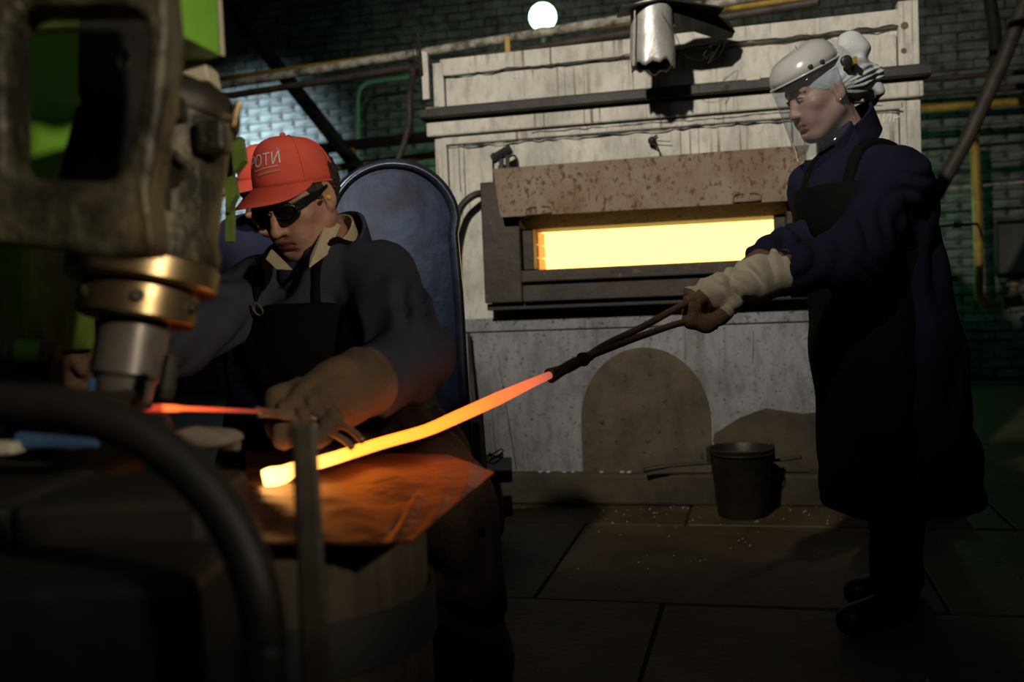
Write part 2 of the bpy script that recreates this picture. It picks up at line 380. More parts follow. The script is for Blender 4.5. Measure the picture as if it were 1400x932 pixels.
def folds(g, amp, f=22.0, seed=0.0, d=(0.3,0.2,1.0)):
    x, y, z = g.x, g.y, g.z
    u = d[0]*x+d[1]*y+d[2]*z
    q = f/24.0
    w1 = np.sin(q*(7*x+3*y+5*z)+seed)+np.sin(q*(6*y-7*z+3*x)+2*seed)+.6*np.sin(q*(13*x-9*y+4*z)+3*seed)
    w2 = np.sin(q*(11*z+9*x)+1.3*seed)*np.sin(q*(8*y-7*x)+seed)
    a = 1-2*np.abs(np.sin(0.5*f*u+2.4*w1+1.5*w2+seed))          # sharp creases
    b = 1-2*np.abs(np.sin(0.8*f*(u+0.5*x-0.45*y+0.2*z)-2.1*w1+2*w2+2*seed))
    m = np.clip(0.5+0.8*np.sin(q*(7*x-9*z+6*y)+seed*1.7), 0, 1); m2 = np.clip(0.5+0.8*np.sin(q*(9*z+8*y-5*x)+seed), 0, 1)
    return amp*(a*m+0.8*b*m2)
def half(g, p, n):
    return (g.x-p[0])*n[0]+(g.y-p[1])*n[1]+(g.z-p[2])*n[2]
def mesh_of(g, f): return surface_nets(f.astype(np.float32), g.lo, g.h)

# ================================================================ the hall (yawed like the furnace front)
YAW = math.radians(14)
UU = np.array([math.cos(YAW), -math.sin(YAW), 0]); VV = np.array([math.sin(YAW), math.cos(YAW), 0]); ZZ = np.array([0,0,1.])
P0 = np.array([0.615, 4.351, 0.0])                  # foot of the furnace front
def fl(u, v, z): return P0 + UU*u + VV*v + ZZ*z     # furnace frame -> world
def fpix(px, py, v=0.0):
    """furnace-frame (u, z) of the photo pixel on the plane v"""
    r = FW + RT*(px-700)/F + UP*(466-py)/F
    p = EYE + r*(((P0+VV*v-EYE)@VV)/(r@VV)); return float((p-P0)@UU), float(p[2])
def hall(name, lo, hi, m):
    o = obj(name, box(lo, hi), m, loc=(0,0,0), local=True); o.location = tuple(P0); o.rotation_euler = (0,0,-YAW); return kind(o, 'structure')
WV = 5.3                                            # wall plane behind the furnace
floor = hall('floor', (-7,-6,-0.2), (7,WV+0.3,-0.012), m_joint)
sl = box((-0.596,-0.496,-0.06), (0.596,0.496,0.0)); slm = None
for i in range(-4, 5):
    for j in range(-3, 6):
        if slm is None:
            o = obj('floor_slab', sl, m_floor, floor, bevel=0.006, local=True); slm = o
        else:
            o = slm.copy(); COL.objects.link(o); o.parent = floor
        o.location = (i*1.2+0.35+(0.4 if j%2 else 0), j*1.0-0.55-0.36, random.uniform(-0.004,0.002)); o.rotation_euler = (random.uniform(-.002,.002),random.uniform(-.002,.002),random.uniform(-.006,.006))
hall('ceiling', (-7,-6,5.2), (7,WV+0.3,5.4), m_ceil)
hall('wall_left', (-7.2,-6,-0.2), (-7,WV+0.3,5.2), m_wall)
hall('wall_right', (7,-6,-0.2), (7.2,WV+0.3,5.2), m_wall)
wall = hall('wall_back', (-7,WV,-0.2), (7,WV+0.3,5.2), m_mortar)
# bricks: those in the lit, visible stretches are single parts, the rest one mesh
bl, bh = 0.262, 0.083
proto = []
for k in range(4):
    random.seed(100+k)
    a = [random.uniform(-.005,.005) for _ in range(16)]
    V, Fc = box((-bl/2+.008+a[0],-.012+a[1],-bh/2+.006+a[2]), (bl/2-.008+a[3],0.03,bh/2-.006+a[4]))
    V = [v+np.array([random.uniform(-.004,.004),random.uniform(-.003,.003) if v[1]<0 else 0,random.uniform(-.004,.004)]) for v in V]
    proto.append((V,Fc))
random.seed(11)
def wpix(px, py): return fpix(px, py, WV)
zones = []
for (x0,y0,x1,y1) in ((325,128,600,300),(1262,95,1400,420)):
    c = [wpix(x0,y0),wpix(x1,y0),wpix(x0,y1),wpix(x1,y1)]
    zones.append((min(p[0] for p in c),max(p[0] for p in c),min(p[1] for p in c),max(p[1] for p in c)))
rest = ([],[]); nb = 0; bmesh_first = [None]*4
for r in range(0, 56):
    z = 0.05+r*bh
    for c in range(-22, 24):
        u = c*bl+(bl/2 if r%2 else 0)
        k = random.randrange(4); dv = random.uniform(-.006,.006)
        inz = any(a<=u<=b and lo<=z<=hi for a,b,lo,hi in zones)
        if inz and nb < 300:
            if bmesh_first[k] is None: o = obj('brick', proto[k], m_brick, wall, local=True); bmesh_first[k] = o
            else: o = bmesh_first[k].copy(); COL.objects.link(o); o.parent = wall
            o.location = (u, WV-0.012+dv, z); nb += 1
        else:
            V, Fc = proto[k]; n = len(rest[0])
            rest[0].extend([v+np.array([u,WV-0.012+dv,z]) for v in V]); rest[1].extend([tuple(i+n for i in q) for q in Fc])
kind(obj('brickwork', rest, m_brick, wall, local=True), 'stuff')

# ================================================================ furnace
fur = thing('furnace', 'cream painted box furnace with a glowing slot in its rusty front', 'furnace', tuple(P0), -YAW)
def fp(name, geo, m, parent=None, **k): return obj(name, geo, m, parent or fur, local=True, **k)
UL, UR, ZT, D = -0.955, 1.115, 2.03, 1.7
OL, OR_, OB, OT = -0.53, 0.56, 1.045, 1.225         # the slot
def ring_wall(u0,u1,z0,z1, a,b,c,d, v0,v1):         # rectangle with a rectangular hole, as four boxes
    return join(box((u0,v0,z0),(a,v1,z1)), box((b,v0,z0),(u1,v1,z1)), box((a,v0,z0),(b,v1,c)), box((a,v0,d),(b,v1,z1)))
fp('casing', join(box((UL+.02,0.03,0),(UR-.02,D,0.845)), box((UL+.02,0.03,1.6),(UR-.02,D,ZT-.03)),
    box((UL+.02,0.03,0.80),(OL-.1,D,1.6)), box((OR_+.1,0.03,0.80),(UR-.02,D,1.6)), box((OL-.1,1.1,0.8),(OR_+.1,D,1.6))), m_cream)
fp('lower_panel', box((UL+.03,0.0,0.10),(UR-.02,0.05,0.772)), m_cream2, bevel=.004)
fp('sill_band', box((UL+.03,-0.012,0.776),(UR-.02,0.05,0.836)), m_cream2, bevel=.004)
fp('front_panel', ring_wall(UL+.06,UR-.085,0.834,1.655, OL-.06,OR_+.06,OB-.05,OT+.05, 0.004,0.05), m_cream)
fp('corner_post', box((UL,-0.012,0.0),(UL+.056,0.06,1.66)), m_cream, bevel=.005)
fp('corner_post', box((UR-.08,-0.012,0.0),(UR,0.06,1.66)), m_cream, bevel=.005)
fp('header_plank', box((UL-.03,-0.035,1.668),(UR+.01,0.05,1.742)), m_cream, bevel=.008)
fp('header_strip', box((UL+.03,-0.012,1.628),(UR-.06,0.05,1.664)), m_cream, bevel=.006)
fp('upper_panel', box((UL+.06,0.004,1.775),(UR-.085,0.05,1.935)), m_cream, bevel=.004)
fp('top_strip', hexa([(UL+.04,-0.008,1.938),(UR-.02,-0.008,1.965),(UR-.02,0.06,1.965),(UL+.04,0.06,1.938)],[(UL+.04,-0.008,2.015),(UR-.02,-0.008,ZT),(UR-.02,0.06,ZT),(UL+.04,0.06,2.015)]), m_cream, bevel=.004)
fp('corner_post', box((UL+.005,-0.012,1.775),(UL+.056,0.06,2.0)), m_cream, bevel=.005)
fp('corner_post', box((UR-.08,-0.012,1.775),(UR,0.06,ZT+.03)), m_cream, bevel=.005)
# ledge: a channel section
fp('ledge_beam', join(box((UL-.045,-0.075,1.744),(UR+.035,0.03,1.755)), box((UL-.045,-0.08,1.748),(UR+.035,-0.068,1.785)), box((UL-.02,-0.03,1.757),(UR+.03,0.02,1.80))), m_beam, bevel=.003)
fp('brick_bit', box((UL-.02,-0.065,1.759),(UL+.05,-0.032,1.797)), m_rust, bevel=.006)
fp('brick_bit', box((0.43,-0.065,1.759),(0.49,-0.032,1.805)), m_creamblock, bevel=.006)
# crack along the upper joint
cr = [( -0.90+ i*0.033, -0.0095, 1.9365+ i*0.00046+random.uniform(-.008,.008)) for i in range(60)]
fp('crack', tube(cr, [random.uniform(.0015,.005) for _ in cr], 5), m_black)
cr = [( -0.90+ i*0.033, -0.014, 1.622+random.uniform(-.007,.007)) for i in range(60)]
fp('crack', tube(cr, [random.uniform(.001,.0055) for _ in cr], 5), m_black)
cr = [( -0.5+ i*0.03, -0.013, 1.652+random.uniform(-.006,.004)) for i in range(50)]
fp('crack', tube(cr, [random.uniform(.001,.004) for _ in cr], 5), m_black)
# kerb
fp('kerb', box((UL+.2,-0.07,0.0),(UR+.1,0.02,0.135)), m_kerb, bevel=.012)
# bricked-up arch
ap = []
for a in np.linspace(math.pi, 0, 25): ap.append((-0.045+0.285*math.cos(a), -0.008, 0.36+0.325*math.sin(a)))
ap = [(-0.33,-0.008,0.13)] + ap + [(0.24,-0.008,0.13)]
fp('arch_infill', prism(ap, (0,0.03,0)), m_arch, bevel=.004)
fp('stain_patch', prism([(0.245,-.003,.135),(0.97,-.003,.135),(0.97,-.003,.36),(0.80,-.003,.40),(0.62,-.003,.385),(0.47,-.003,.41),(0.36,-.003,.37),(0.25,-.003,.30)],(0,.02,0)), m_kerb)
# firebox behind the slot: glowing chamber
m_glow = mat('white_hot_lining', (0.3,0.2,0.1), 0.9, 0, emit=(1.0,0.66,0.17), estr=2.7)
m_glow2 = mat('orange_hot_brick', (0.3,0.15,0.08), 0.9, 0, emit=(1.0,0.28,0.045), estr=1.25)
m_glow3 = mat('dull_hot_brick', (0.10,0.05,0.035), 0.9, 0, emit=(1.0,0.18,0.03), estr=0.10)
fp('firebox', join(box((OL-.1,1.0,0.85),(OR_+.1,1.05,1.55)), box((OL-.1,0.33,0.80),(OR_+.1,1.05,0.85)), box((OL-.1,0.33,1.5),(OR_+.1,1.05,1.55)),
    box((OL-.1,0.33,0.8),(OL-.05,1.05,1.55)), box((OR_+.05,0.33,0.8),(OR_+.1,1.05,1.55))), m_glow)
fp('lintel', box((OL-.06,0.012,OT+0.004),(OR_+.06,0.33,OT+.06)), m_frame, bevel=.004)
fp('hearth_slab', box((OL-.06,-0.06,OB-.06),(OR_+.06,0.33,OB)), m_frame, bevel=.004)
# jamb bricks, left and right of the slot
hz = (OT-OB)/3
for s in (0,1):
    for c in range(3):
        for k in range(2):
            v0 = 0.03+k*0.15
            lo = (OL-.055 if s==0 else OR_-.0, v0, OB+c*hz+.002); hi = (OL+.0 if s==0 else OR_+.055, v0+.145, OB+(c+1)*hz-.002)
            fp('firebrick', box(lo,hi), m_glow2 if k else m_glow3, bevel=.004)
# steel front frame
FV = -0.14
m_lite = m_frame
fp('frame_cheek', box((-0.715,FV,0.905),(-0.545,0.02,1.435)), m_frame, bevel=.006)
fp('frame_cheek', box((0.575,FV,0.895),(0.735,0.02,1.435)), m_frame, bevel=.006)
fp('frame_lower_rail', box((-0.543,FV,0.905),(0.573,0.02,0.985)), m_frame, bevel=.005)
fp('frame_sill', box((-0.543,FV-.03,0.99),(0.573,0.02,OB-.004)), m_frame, bevel=.006)
fp('frame_lintel', box((-0.543,FV+.02,1.305),(0.573,-.0,1.435)), m_frame, bevel=.005)
fp('throat_plate', hexa([(-0.543,FV-.05,1.278),(0.573,FV-.05,1.278),(0.573,.0,OT+.002),(-0.543,.0,OT+.002)],[(-0.543,FV-.05,1.290),(0.573,FV-.05,1.290),(0.573,.01,OT+.014),(-0.543,.01,OT+.014)]), m_rust)
fp('jamb_block', box((-0.543,FV+.04,OB),(OL+.035,FV+.11,OT)), m_dark, bevel=.004)
fp('jamb_block', box((OR_-.035,FV+.04,OB),(0.573,FV+.11,OT)), m_dark, bevel=.004)
fp('frame_rail', box((-0.715,FV+.035,0.872),(0.735,0.02,0.903)), m_dark, bevel=.004)
fp('painted_shadow', box((-0.62,-.008,0.835),(0.76,0.02,0.871)), m_blueshade)  # shadow of the door frame, painted as a bluish strip
# raised rusty door flap, leaning on the lintel
fb = FV-.075
flap = fp('door_flap', hexa([(-0.61,fb,1.272),(0.60,fb,1.268),(0.60,fb+.012,1.268),(-0.61,fb+.012,1.272)],[(-0.648,fb+.055,1.488),(0.672,fb+.055,1.492),(0.672,fb+.067,1.492),(-0.648,fb+.067,1.488)]), m_rust, bevel=.002)
for uc in (-0.44, 0.42):
    p = [(uc-.055,fb-.004,1.278),(uc-.052,fb+.0,1.30),(uc-.035,fb+.004,1.308),(uc-.012,fb+.004,1.309)]
    q = [(2*uc-a,b,c) for a,b,c in p]
    fp('handle_loop', join(tube(spline(p,5),.0035,6), tube(spline(q,5),.0035,6), tube([(uc-.055,fb-.006,1.277),(uc+.055,fb-.006,1.277)],.004,6)), m_rust, flap, smooth=True)
# hook and wire above the flap, pin bracket at its corner
hk = fp('hook', join(tube(spline([(0.05,-.01,1.60),(0.02,-.03,1.57),(0.05,-.04,1.55),(0.065,-.04,1.51),(0.065,-.06,1.475)],6),.004,6), ball((0.03,-.03,1.575),.018,6), tube([(0.03,-.03,1.575),(0.11,-.03,1.565)],.002,5)), m_black, smooth=True)
br = fp('hinge_bracket', join(tube([(-0.66,-.10,1.43),(-0.66,-.10,1.565)],.005,6), box((-0.63,-.12,1.47),(-0.612,-.10,1.545)), box((-0.60,-.12,1.47),(-0.585,-.10,1.55)), tube([(-0.66,-.11,1.535),(-0.575,-.11,1.575)],.022,8), tube(spline([(-0.585,-.11,1.54),(-0.56,-.12,1.545),(-0.545,-.12,1.52),(-0.545,-.12,1.49)],5),.005,6)), m_black, smooth='auto')
br = fp('hinge_bracket', join(box((0.70,-.12,1.40),(0.716,-.10,1.56)), box((0.75,-.12,1.40),(0.766,-.10,1.56)), tube([(0.68,-.11,1.55),(0.79,-.11,1.555)],.012,8)), m_frame, bevel=.002)
fp('gas_hose', tube(spline([(-0.715,-.06,1.395),(-0.76,-.09,1.385),(-0.82,-.10,1.33),(-0.86,-.10,1.20),(-0.87,-.08,1.0)],8),.017,10), m_hose, smooth=True)
# scratched drips of paint and rust on the lower panel
for pts in ([(681,482),(690,540),(698,590),(706,640)], [(672,545),(676,600),(682,640)], [(627,196),(628,225),(630,262)], [(634,196),(635,230),(637,275)], [(688,190),(689,212)], [(1030,452),(1029,495)]):
    uv = [fpix(*p) for p in pts]; zc = uv[0][1]; vv = .0015 if zc > 1.0 else -.0025
    fp('rust_drip', tube(spline([(u, vv, z) for u, z in uv],4), [.004+.006*abs(math.sin(3*i)) for i in range(4*(len(uv)-1)+1)], 6, .12), m_arch)
# chalk scrawl on the right panel
def text_geo(s, size, place, extrude=0.0):
    cu = bpy.data.curves.new('t','FONT'); cu.body = s; cu.size = size; cu.extrude = extrude; cu.align_x = 'CENTER'; cu.align_y = 'CENTER'; cu.resolution_u = 3
    o = bpy.data.objects.new('t', cu); COL.objects.link(o); dg = bpy.context.evaluated_depsgraph_get(); me = bpy.data.meshes.new_from_object(o.evaluated_get(dg))
    bm = bmesh.new(); bm.from_mesh(me); bmesh.ops.triangulate(bm, faces=bm.faces)
    bmesh.ops.subdivide_edges(bm, edges=[e for e in bm.edges if e.calc_length() > size*0.12], cuts=2, use_grid_fill=False); bmesh.ops.triangulate(bm, faces=bm.faces)
    V = [np.array(place(v.co.x, v.co.y, v.co.z), float) for v in bm.verts]; bm.verts.index_update(); Fc = [tuple(v.index for v in f.verts) for f in bm.faces]
    bm.free(); bpy.data.objects.remove(o); bpy.data.meshes.remove(me); bpy.data.curves.remove(cu); return V, Fc
cu_, cz_ = fpix(1216,161)
for tx_, dx_ in (('СКИР',-.03),('1',.08)): fp('chalk_writing', text_geo(tx_, 0.055, lambda x,y,z: (cu_+dx_+x*1.0+y*0.15, 0.0025-z, cz_+y), 0.0004), m_chalk)
for q_,r_ in (((1.055,-.0135,1.86),.012),((1.06,-.0135,1.96),.016)): fp('nail_hole', lathe(q_,(0,-1,0),[(r_,0),(r_*.9,.003)],7), m_rust)

# ---------------------------------------------------------------- things by the furnace
def fw_tube(px): return [at(*p) for p in px]
o = obj('steel_rod', tube([fl(*((fpix(641,458,-.05)[0]),-.05,fpix(641,458,-.05)[1])), fl(-0.80,-.12,0.0)], .008, 8), m_dark, smooth=True)
tag(o, 'thin dark steel rod leaning upright against the furnace corner', 'rod')
o = obj('steel_rod', tube([fl(-0.825,-.04,.775), fl(-0.765,-.13,0.0)], .007, 8), m_frame, smooth=True)
tag(o, 'thinner brownish rod standing just right of the dark leaning rod', 'rod')
# bucket
bc = np.array([0.912,4.03,0.0]); bk = thing('bucket', 'sooty black metal bucket on the floor before the furnace', 'bucket', tuple(bc))
obj('pail', lathe(bc, (0,0,1), [(0.0,.004),(0.092,.0),(0.098,.01),(0.125,.265),(0.130,.272),(0.132,.28),(0.127,.282),(0.121,.272),(0.112,.20),(0.0,.20)], 36, ends=False), m_bucket, bk, smooth='auto')
obj('dirty_water', lathe(bc+np.array([0,0,.245]), (0,0,1), [(0.0,0),(0.117,0.0),(0.118,.004),(0.0,.006)], 30, ends=False), m_bwater, bk)
for s in (-1,1): obj('ear', box(bc+np.array([s*.131-.006,-.015,.225]), bc+np.array([s*.131+.006,.015,.29])), m_bucket, bk, bevel=.003)
obj('bail', tube(spline([bc+np.array([-.133,0,.27]),bc+np.array([-.10,-.09,.262]),bc+np.array([0,-.137,.262]),bc+np.array([.10,-.09,.262]),bc+np.array([.133,0,.27])],6),.003,6), m_dark, bk, smooth=True)
o = obj('poker', tube(spline([at(880,643,4.27),at(915,637,4.25),at(985,632,4.21),at(1060,629,4.15),at(1096,625,4.10)],6), [.011]*6+[.007]*19, 8), m_dark, smooth=True)
tag(o, 'dark iron poker lying on the kerb behind the bucket', 'poker')
o = obj('rubble_bits', join(*[ball(fl(-0.52+i*.035+random.uniform(-.01,.01), -0.03, .138), (random.uniform(.006,.016),.008,random.uniform(.004,.008)), 4) for i in (0,1,3,4,8)]+[ball(fl(-0.15+i*.03,-0.03,.138),(.012,.008,.006),4) for i in (0,1)]), m_pale, loc=tuple(fl(-.4,-.03,.136)))
kind(tag(o, 'pale crumbs of mortar on the furnace kerb', 'rubble'), 'stuff')
# hanging duct stub with bent plate above the furnace
dq = thing('duct_stub', 'crumpled zinc duct stub hanging above the furnace with a black plate', 'duct', tuple(at(893,50,3.95)))
DA, DB = at(890,8,3.95), at(893,92,3.95); dax = DB-DA; dl = np.linalg.norm(dax); dax /= dl
V, Fc = lathe(DA, dax, [(0.078,0.0),(0.083,0.03),(0.084,dl*.35),(0.088,dl*.6),(0.090,dl*.8),(0.087,dl*.93),(0.086,dl),(0.078,dl-.004),(0.082,dl*.6),(0.076,0.01)], 40, ends=False)
A = []
for i, v in enumerate(V):
    ring = i//40; j = i%40; a = 2*math.pi*j/40
    q = v - DA; h = q@dax; rad = q-dax*h
    wob = 1+0.035*math.sin(5*a+1.2)*min(1,max(0,(h/dl-.55)*2.5))+0.02*math.sin(11*a)*(1 if ring in (5,6,7) else 0)
    A.append(DA+rad*wob+dax*(h+(0.008*math.sin(9*a)+.006*math.sin(4*a) if ring in (5,6,7) else 0)))
obj('duct_pipe', (A,Fc), m_zinc, dq, smooth=True)
obj('soot_lining', lathe(DA+dax*.02, dax, [(0.072,0),(0.076,dl-.03),(0.070,dl-.032),(0.066,0.0)], 30, ends=False), m_black, dq, smooth=True)
obj('duct_seam', tube([at(868,12,3.87),at(866,90,3.865)], .003, 6), m_zinc, dq)
pl = spline([at(848,14,3.9),at(905,0,3.98),at(960,22,4.02),at(990,32,4.05),at(1004,46,4.08)],6); bw = at(905,30,3.8)-at(905,30,3.95)
def sheet(path, side, th=(0,0,.006)):
    th = np.array(th); V=[]; Fc=[]; k=len(path)
    for p in path: V += [p-side, p+side, p+side+th, p-side+th]
    for i in range(k-1):
        for j in range(4): Fc.append((i*4+j,i*4+(j+1)%4,(i+1)*4+(j+1)%4,(i+1)*4+j))
    return V, Fc+[(3,2,1,0),tuple((k-1)*4+j for j in range(4))]
obj('bent_plate', hexa([at(*p) for p in ((884,4,3.92),(926,-2,3.95),(962,10,4.0),(998,31,4.05),(1005,43,4.07),(1001,52,4.06),(985,55,4.03),(932,38,3.95),(897,22,3.9))],[at(*p)+VV*.008+ZZ*.004 for p in ((884,4,3.92),(926,-2,3.95),(962,10,4.0),(998,31,4.05),(1005,43,4.07),(1001,52,4.06),(985,55,4.03),(932,38,3.95),(897,22,3.9))]), m_black, dq)
obj('collar_plate', sheet([at(846,18,3.9),at(905,6,3.93),at(985,18,3.97)], np.array([0,.07,0])), m_dark, dq)
wp = [at(915,20,3.86)]+[at(925+random.uniform(-5,75),40+random.uniform(0,45),3.9) for _ in range(9)]
wp2 = [at(905,18,3.85),at(925,50,3.86),at(935,75,3.9),at(960,82,3.92),at(975,70,3.92),at(968,88,3.92),at(985,60,3.92)]
obj('loose_wire', join(tube(spline(wp2,6),.0012,5), tube(spline([at(930,62,3.9),at(955,62,3.95),at(990,55,4.0),at(980,80,4.0),at(962,76,4.0),at(975,60,4.0)],6),.0012,5)), m_black, dq)
obj('duct_hanger', tube([DA, DA+np.array([0,0.0,.4]), DA+np.array([0,0.3,3.06])], .012, 8), m_dark, dq, smooth='auto')

# ---------------------------------------------------------------- pipes and beams of the hall
def pipe(name, pts, r, m, label, cat='pipe', n=12, grp=None):
    o = obj(name, tube(pts, r, n), m, smooth='auto'); return tag(o, label, cat, grp)
pipe('railing_pipe', [at(300,117,6.42),at(590,70,5.75),at(860,25,5.2),at(1120,-20,4.75)], .026, m_pale_pipe, 'pale flaked pipe running over the furnace, upper of the pair')
pipe('railing_pipe', [at(300,133,6.42),at(590,88,5.75),at(860,45,5.2),at(1120,2,4.75)], .022, m_brown_pipe, 'brown pipe running over the furnace, lower of the pair')
pipe('gas_pipe', [at(300,108,7.2),at(560,72,6.6),at(850,32,6.0),at(1400,-45,5.1)], .018, m_yellow, 'yellow gas pipe behind the pale pipe over the furnace')
o = obj('pipe_support', box(at(694,84,5.5)-np.array([.012,.012,.0]), at(694,50,5.5)+np.array([.012,.012,0])), m_yellow, bevel=.003); tag(o,'short yellow post between the two pipes above the furnace','post')
sp_ = thing('stanchion', 'narrow cream plank standing at the furnace upper left corner', 'post', tuple(fl(UL-.03,-.02,1.78)))
obj('plank', prism([fl(UL-.045,-.02,1.84),fl(UL-.012,-.02,1.84),fl(UL-.012,-.02,2.05),fl(UL-.045,-.02,2.06)], VV*.03), m_cream, sp_, bevel=.003)
obj('iron_pin', tube([fl(UL-.04,-.03,1.95),fl(UL-.047,-.03,2.14)],.006,6), m_dark, sp_)
hs = spline([at(566,74,5.80),at(567,95,5.74),at(560,130,5.55),at(560,165,5.5),at(553,195,5.45),at(543,225,5.4),at(535,300,5.3),at(533,420,5.2)],6)
rr = [.017]*len(hs); rr[5] = .032; rr[6] = .036; rr[7]=.03
pipe('hanging_hose', hs, rr, m_brown_pipe, 'brown rubber hose hanging from the pipes left of the furnace', 'hose')
def wob(a, b, n, amp): 
    a=np.array(a); b=np.array(b); return spline([a+(b-a)*t/n+np.array([random.uniform(-amp,amp),0,random.uniform(-amp,amp)])*(0<t<n) for t in range(n+1)],4)
o = obj('wire_tangle', join(tube(wob(at(556,72,5.6),at(585,105,5.6),6,.05),.0035,5), tube(wob(at(585,60,5.6),at(560,105,5.6),6,.05),.0035,5), tube(wob(at(570,70,5.6),at(580,100,5.6),6,.05),.0035,5), tube(spline([at(555,75,5.6),at(560,58,5.6),at(580,46,5.6),at(598,41,5.6)],6),.0035,5)), m_black)
tag(o, 'tangle of thin dark wire tied round the pipes', 'wire')
pipe('diagonal_brace', [at(285,-30,7.6),at(390,105,7.7),at(475,212,7.8),at(520,268,7.8)], .055, m_black, 'black diagonal beam crossing the brick wall behind the red cap', 'beam', 4)
pipe('cross_beam', [at(433,204,8.2),at(520,194,8.0),at(640,182,7.6)], .045, m_black, 'black horizontal beam before the brick wall left of the furnace', 'beam', 4)
pipe('gas_pipe', [at(300,250,8.9),at(440,232,8.6),at(640,205,8.1)], .033, m_yellow, 'yellow pipe along the brick wall behind the red cap')
pipe('yellow_post', [at(480,204,8.1),at(484,255,8.1)], .045, m_yellow, 'stubby yellow post below the black horizontal beam', 'post')
o = obj('beam_bracket', join(tube([at(445,205,8.15),at(444,232,8.15)],.03,4), tube([at(437,232,8.15),at(458,230,8.15)],.04,4)), m_black); tag(o,'small black bracket hanging under the horizontal beam','bracket')
pipe('conduit', spline([at(488,215,9.6),at(489,160,9.6),at(490,128,9.6),at(498,115,9.6),at(515,110,9.6),at(560,104,9.5)],6), .018, m_greenpipe, 'thin green conduit bending along the brick wall')
# right-hand side
pipe('diagonal_pipe', [at(1412,-25,5.7),at(1370,85,5.9),at(1322,190,6.0),at(1268,285,6.1),at(1245,330,6.1)], .045, m_brown_pipe, 'dark brown pipe slanting down behind the woman')
pipe('diagonal_pipe', [at(1350,-20,6.4),at(1360,40,6.3),at(1362,95,6.2)], .04, m_black, 'short black pipe joining the slanting pipe near the ceiling')
pipe('gas_pipe', [at(1200,153,8.3),at(1300,146,8.1),at(1430,136,7.9)], .033, m_yellow, 'yellow horizontal pipe on the wall at the right edge')
pipe('gas_pipe', spline([at(1331,166,8.0),at(1335,260,8.0),at(1338,360,8.0),at(1338,398,8.0),at(1344,411,8.0),at(1358,416,8.0),at(1430,410,7.9)],5), .036, m_yellow, 'yellow pipe dropping to an elbow at the right edge')
for yy, lab in ((100,'upper of the dark pipes on the wall right of the furnace'),(120,'thick dark pipe just above the yellow horizontal pipe')):
    pipe('wall_pipe', [at(1200,yy+14,8.4),at(1430,yy-4,8.0)], .03 if yy==120 else .022, m_brown_pipe, lab)
pipe('wall_pipe', [at(1250,206,8.3),at(1430,192,8.0)], .014, m_brown_pipe, 'thin dark pipe crossing behind the yellow drop pipe')
pipe('wall_pipe', [at(1250,262,8.3),at(1430,246,8.0)], .012, m_pale_pipe, 'thin pale pipe low on the wall behind the slanting pipe')
va = thing('valve', 'dark brass valve on the yellow pipe at the right edge', 'valve', tuple(at(1385,410,7.8)))
obj('valve_body', lathe(at(1386,412,7.85), (0,0,1), [(0.0,-.02),(.06,-.01),(.065,.04),(.04,.07),(.03,.11),(.055,.12),(.05,.15),(.0,.16)], 16, ends=False), m_rust, va, smooth='auto')
obj('flange', lathe(at(1370,414,7.85), UU, [(.058,0),(.058,.03)], 16), m_rust, va)
bx_ = thing('wall_box', 'grey steel box frame fixed to the wall near the yellow pipe', 'box', tuple(at(1375,340,8.0)))
a = wpix(1358,305); b = wpix(1440,372)
obj('case', hexa([fl(a[0],WV-.10,b[1]),fl(b[0],WV-.10,b[1]),fl(b[0],WV-.01,b[1]),fl(a[0],WV-.01,b[1])],[fl(a[0],WV-.10,a[1]),fl(b[0],WV-.10,a[1]),fl(b[0],WV-.01,a[1]),fl(a[0],WV-.01,a[1])]), m_wall, bx_, bevel=.01)
obj('lid_rim', join(*[tube([fl(*p),fl(*q)],.018,4) for p,q in (((a[0],WV-.11,a[1]),(b[0],WV-.11,a[1])),((a[0],WV-.11,a[1]),(a[0],WV-.11,b[1])),((a[0],WV-.11,b[1]),(b[0],WV-.11,b[1])))]), m_black, bx_)
tp = thing('gas_tap', 'small brass tap on a thin pipe behind the woman', 'tap', tuple(at(1300,308,7.0)))
obj('tap_pipe', tube([at(1230,313,7.0),at(1330,306,7.0),at(1336,306,7.04),fl(wpix(1336,306)[0],WV-.015,wpix(1336,306)[1])],.010,8), m_brown_pipe, tp); obj('tap_body', tube([at(1302,308,6.98),at(1314,307,6.98)],.024,10), m_brass, tp); obj('tap_handle', tube([at(1314,307,6.97),at(1327,307,6.97)],.013,8), m_blue, tp)
# lamps
def globe_lamp(c, r, label, col, estr):
    c = np.array(c); t = thing('globe_lamp', label, 'lamp', tuple(c-np.array([0,0,r+.2])))
    ml = mat('lit_globe_%d' % estr, (0.8,0.9,0.85), 0.3, 0, emit=col, estr=estr)
    obj('globe', ball(c, (r,r,r*1.0), 14), ml, t, smooth=True)
    obj('socket', lathe(c-np.array([0,0,r*1.6]), (0,0,1), [(r*.25,0),(r*.35,.03),(r*.55,r*.5),(r*.6,r*.75),(r*.3,r*.8)], 18), m_greenpipe, t, smooth='auto')
    obj('arm', tube(spline([c-np.array([0,0,r*1.6]),c-np.array([0,-.02,r*2.2]),c-np.array([0,-.2,r*2.6]),c-np.array([0,-(fl(0,WV,0)-c)@VV-.05,r*2.6])],5),.018,8), m_greenpipe, t, smooth=True)
    return t
globe_lamp(at(742,23,7.6), .105, 'glowing green-white globe lamp above the furnace', (0.42,1.0,0.58), 7)
globe_lamp(fl(1.25,4.85,1.45), .105, 'added globe lamp, unseen low behind the furnace, casting green on the wall', (0.22,1.0,0.5), 22)  # added lamp, out of sight, for the green light on the right wall
globe_lamp(fl(-2.15,4.85,2.0), .105, 'added globe lamp, unseen behind the furnace left side, casting green on the wall', (0.22,1.0,0.5), 24)  # likewise added out of sight, to turn the left wall green
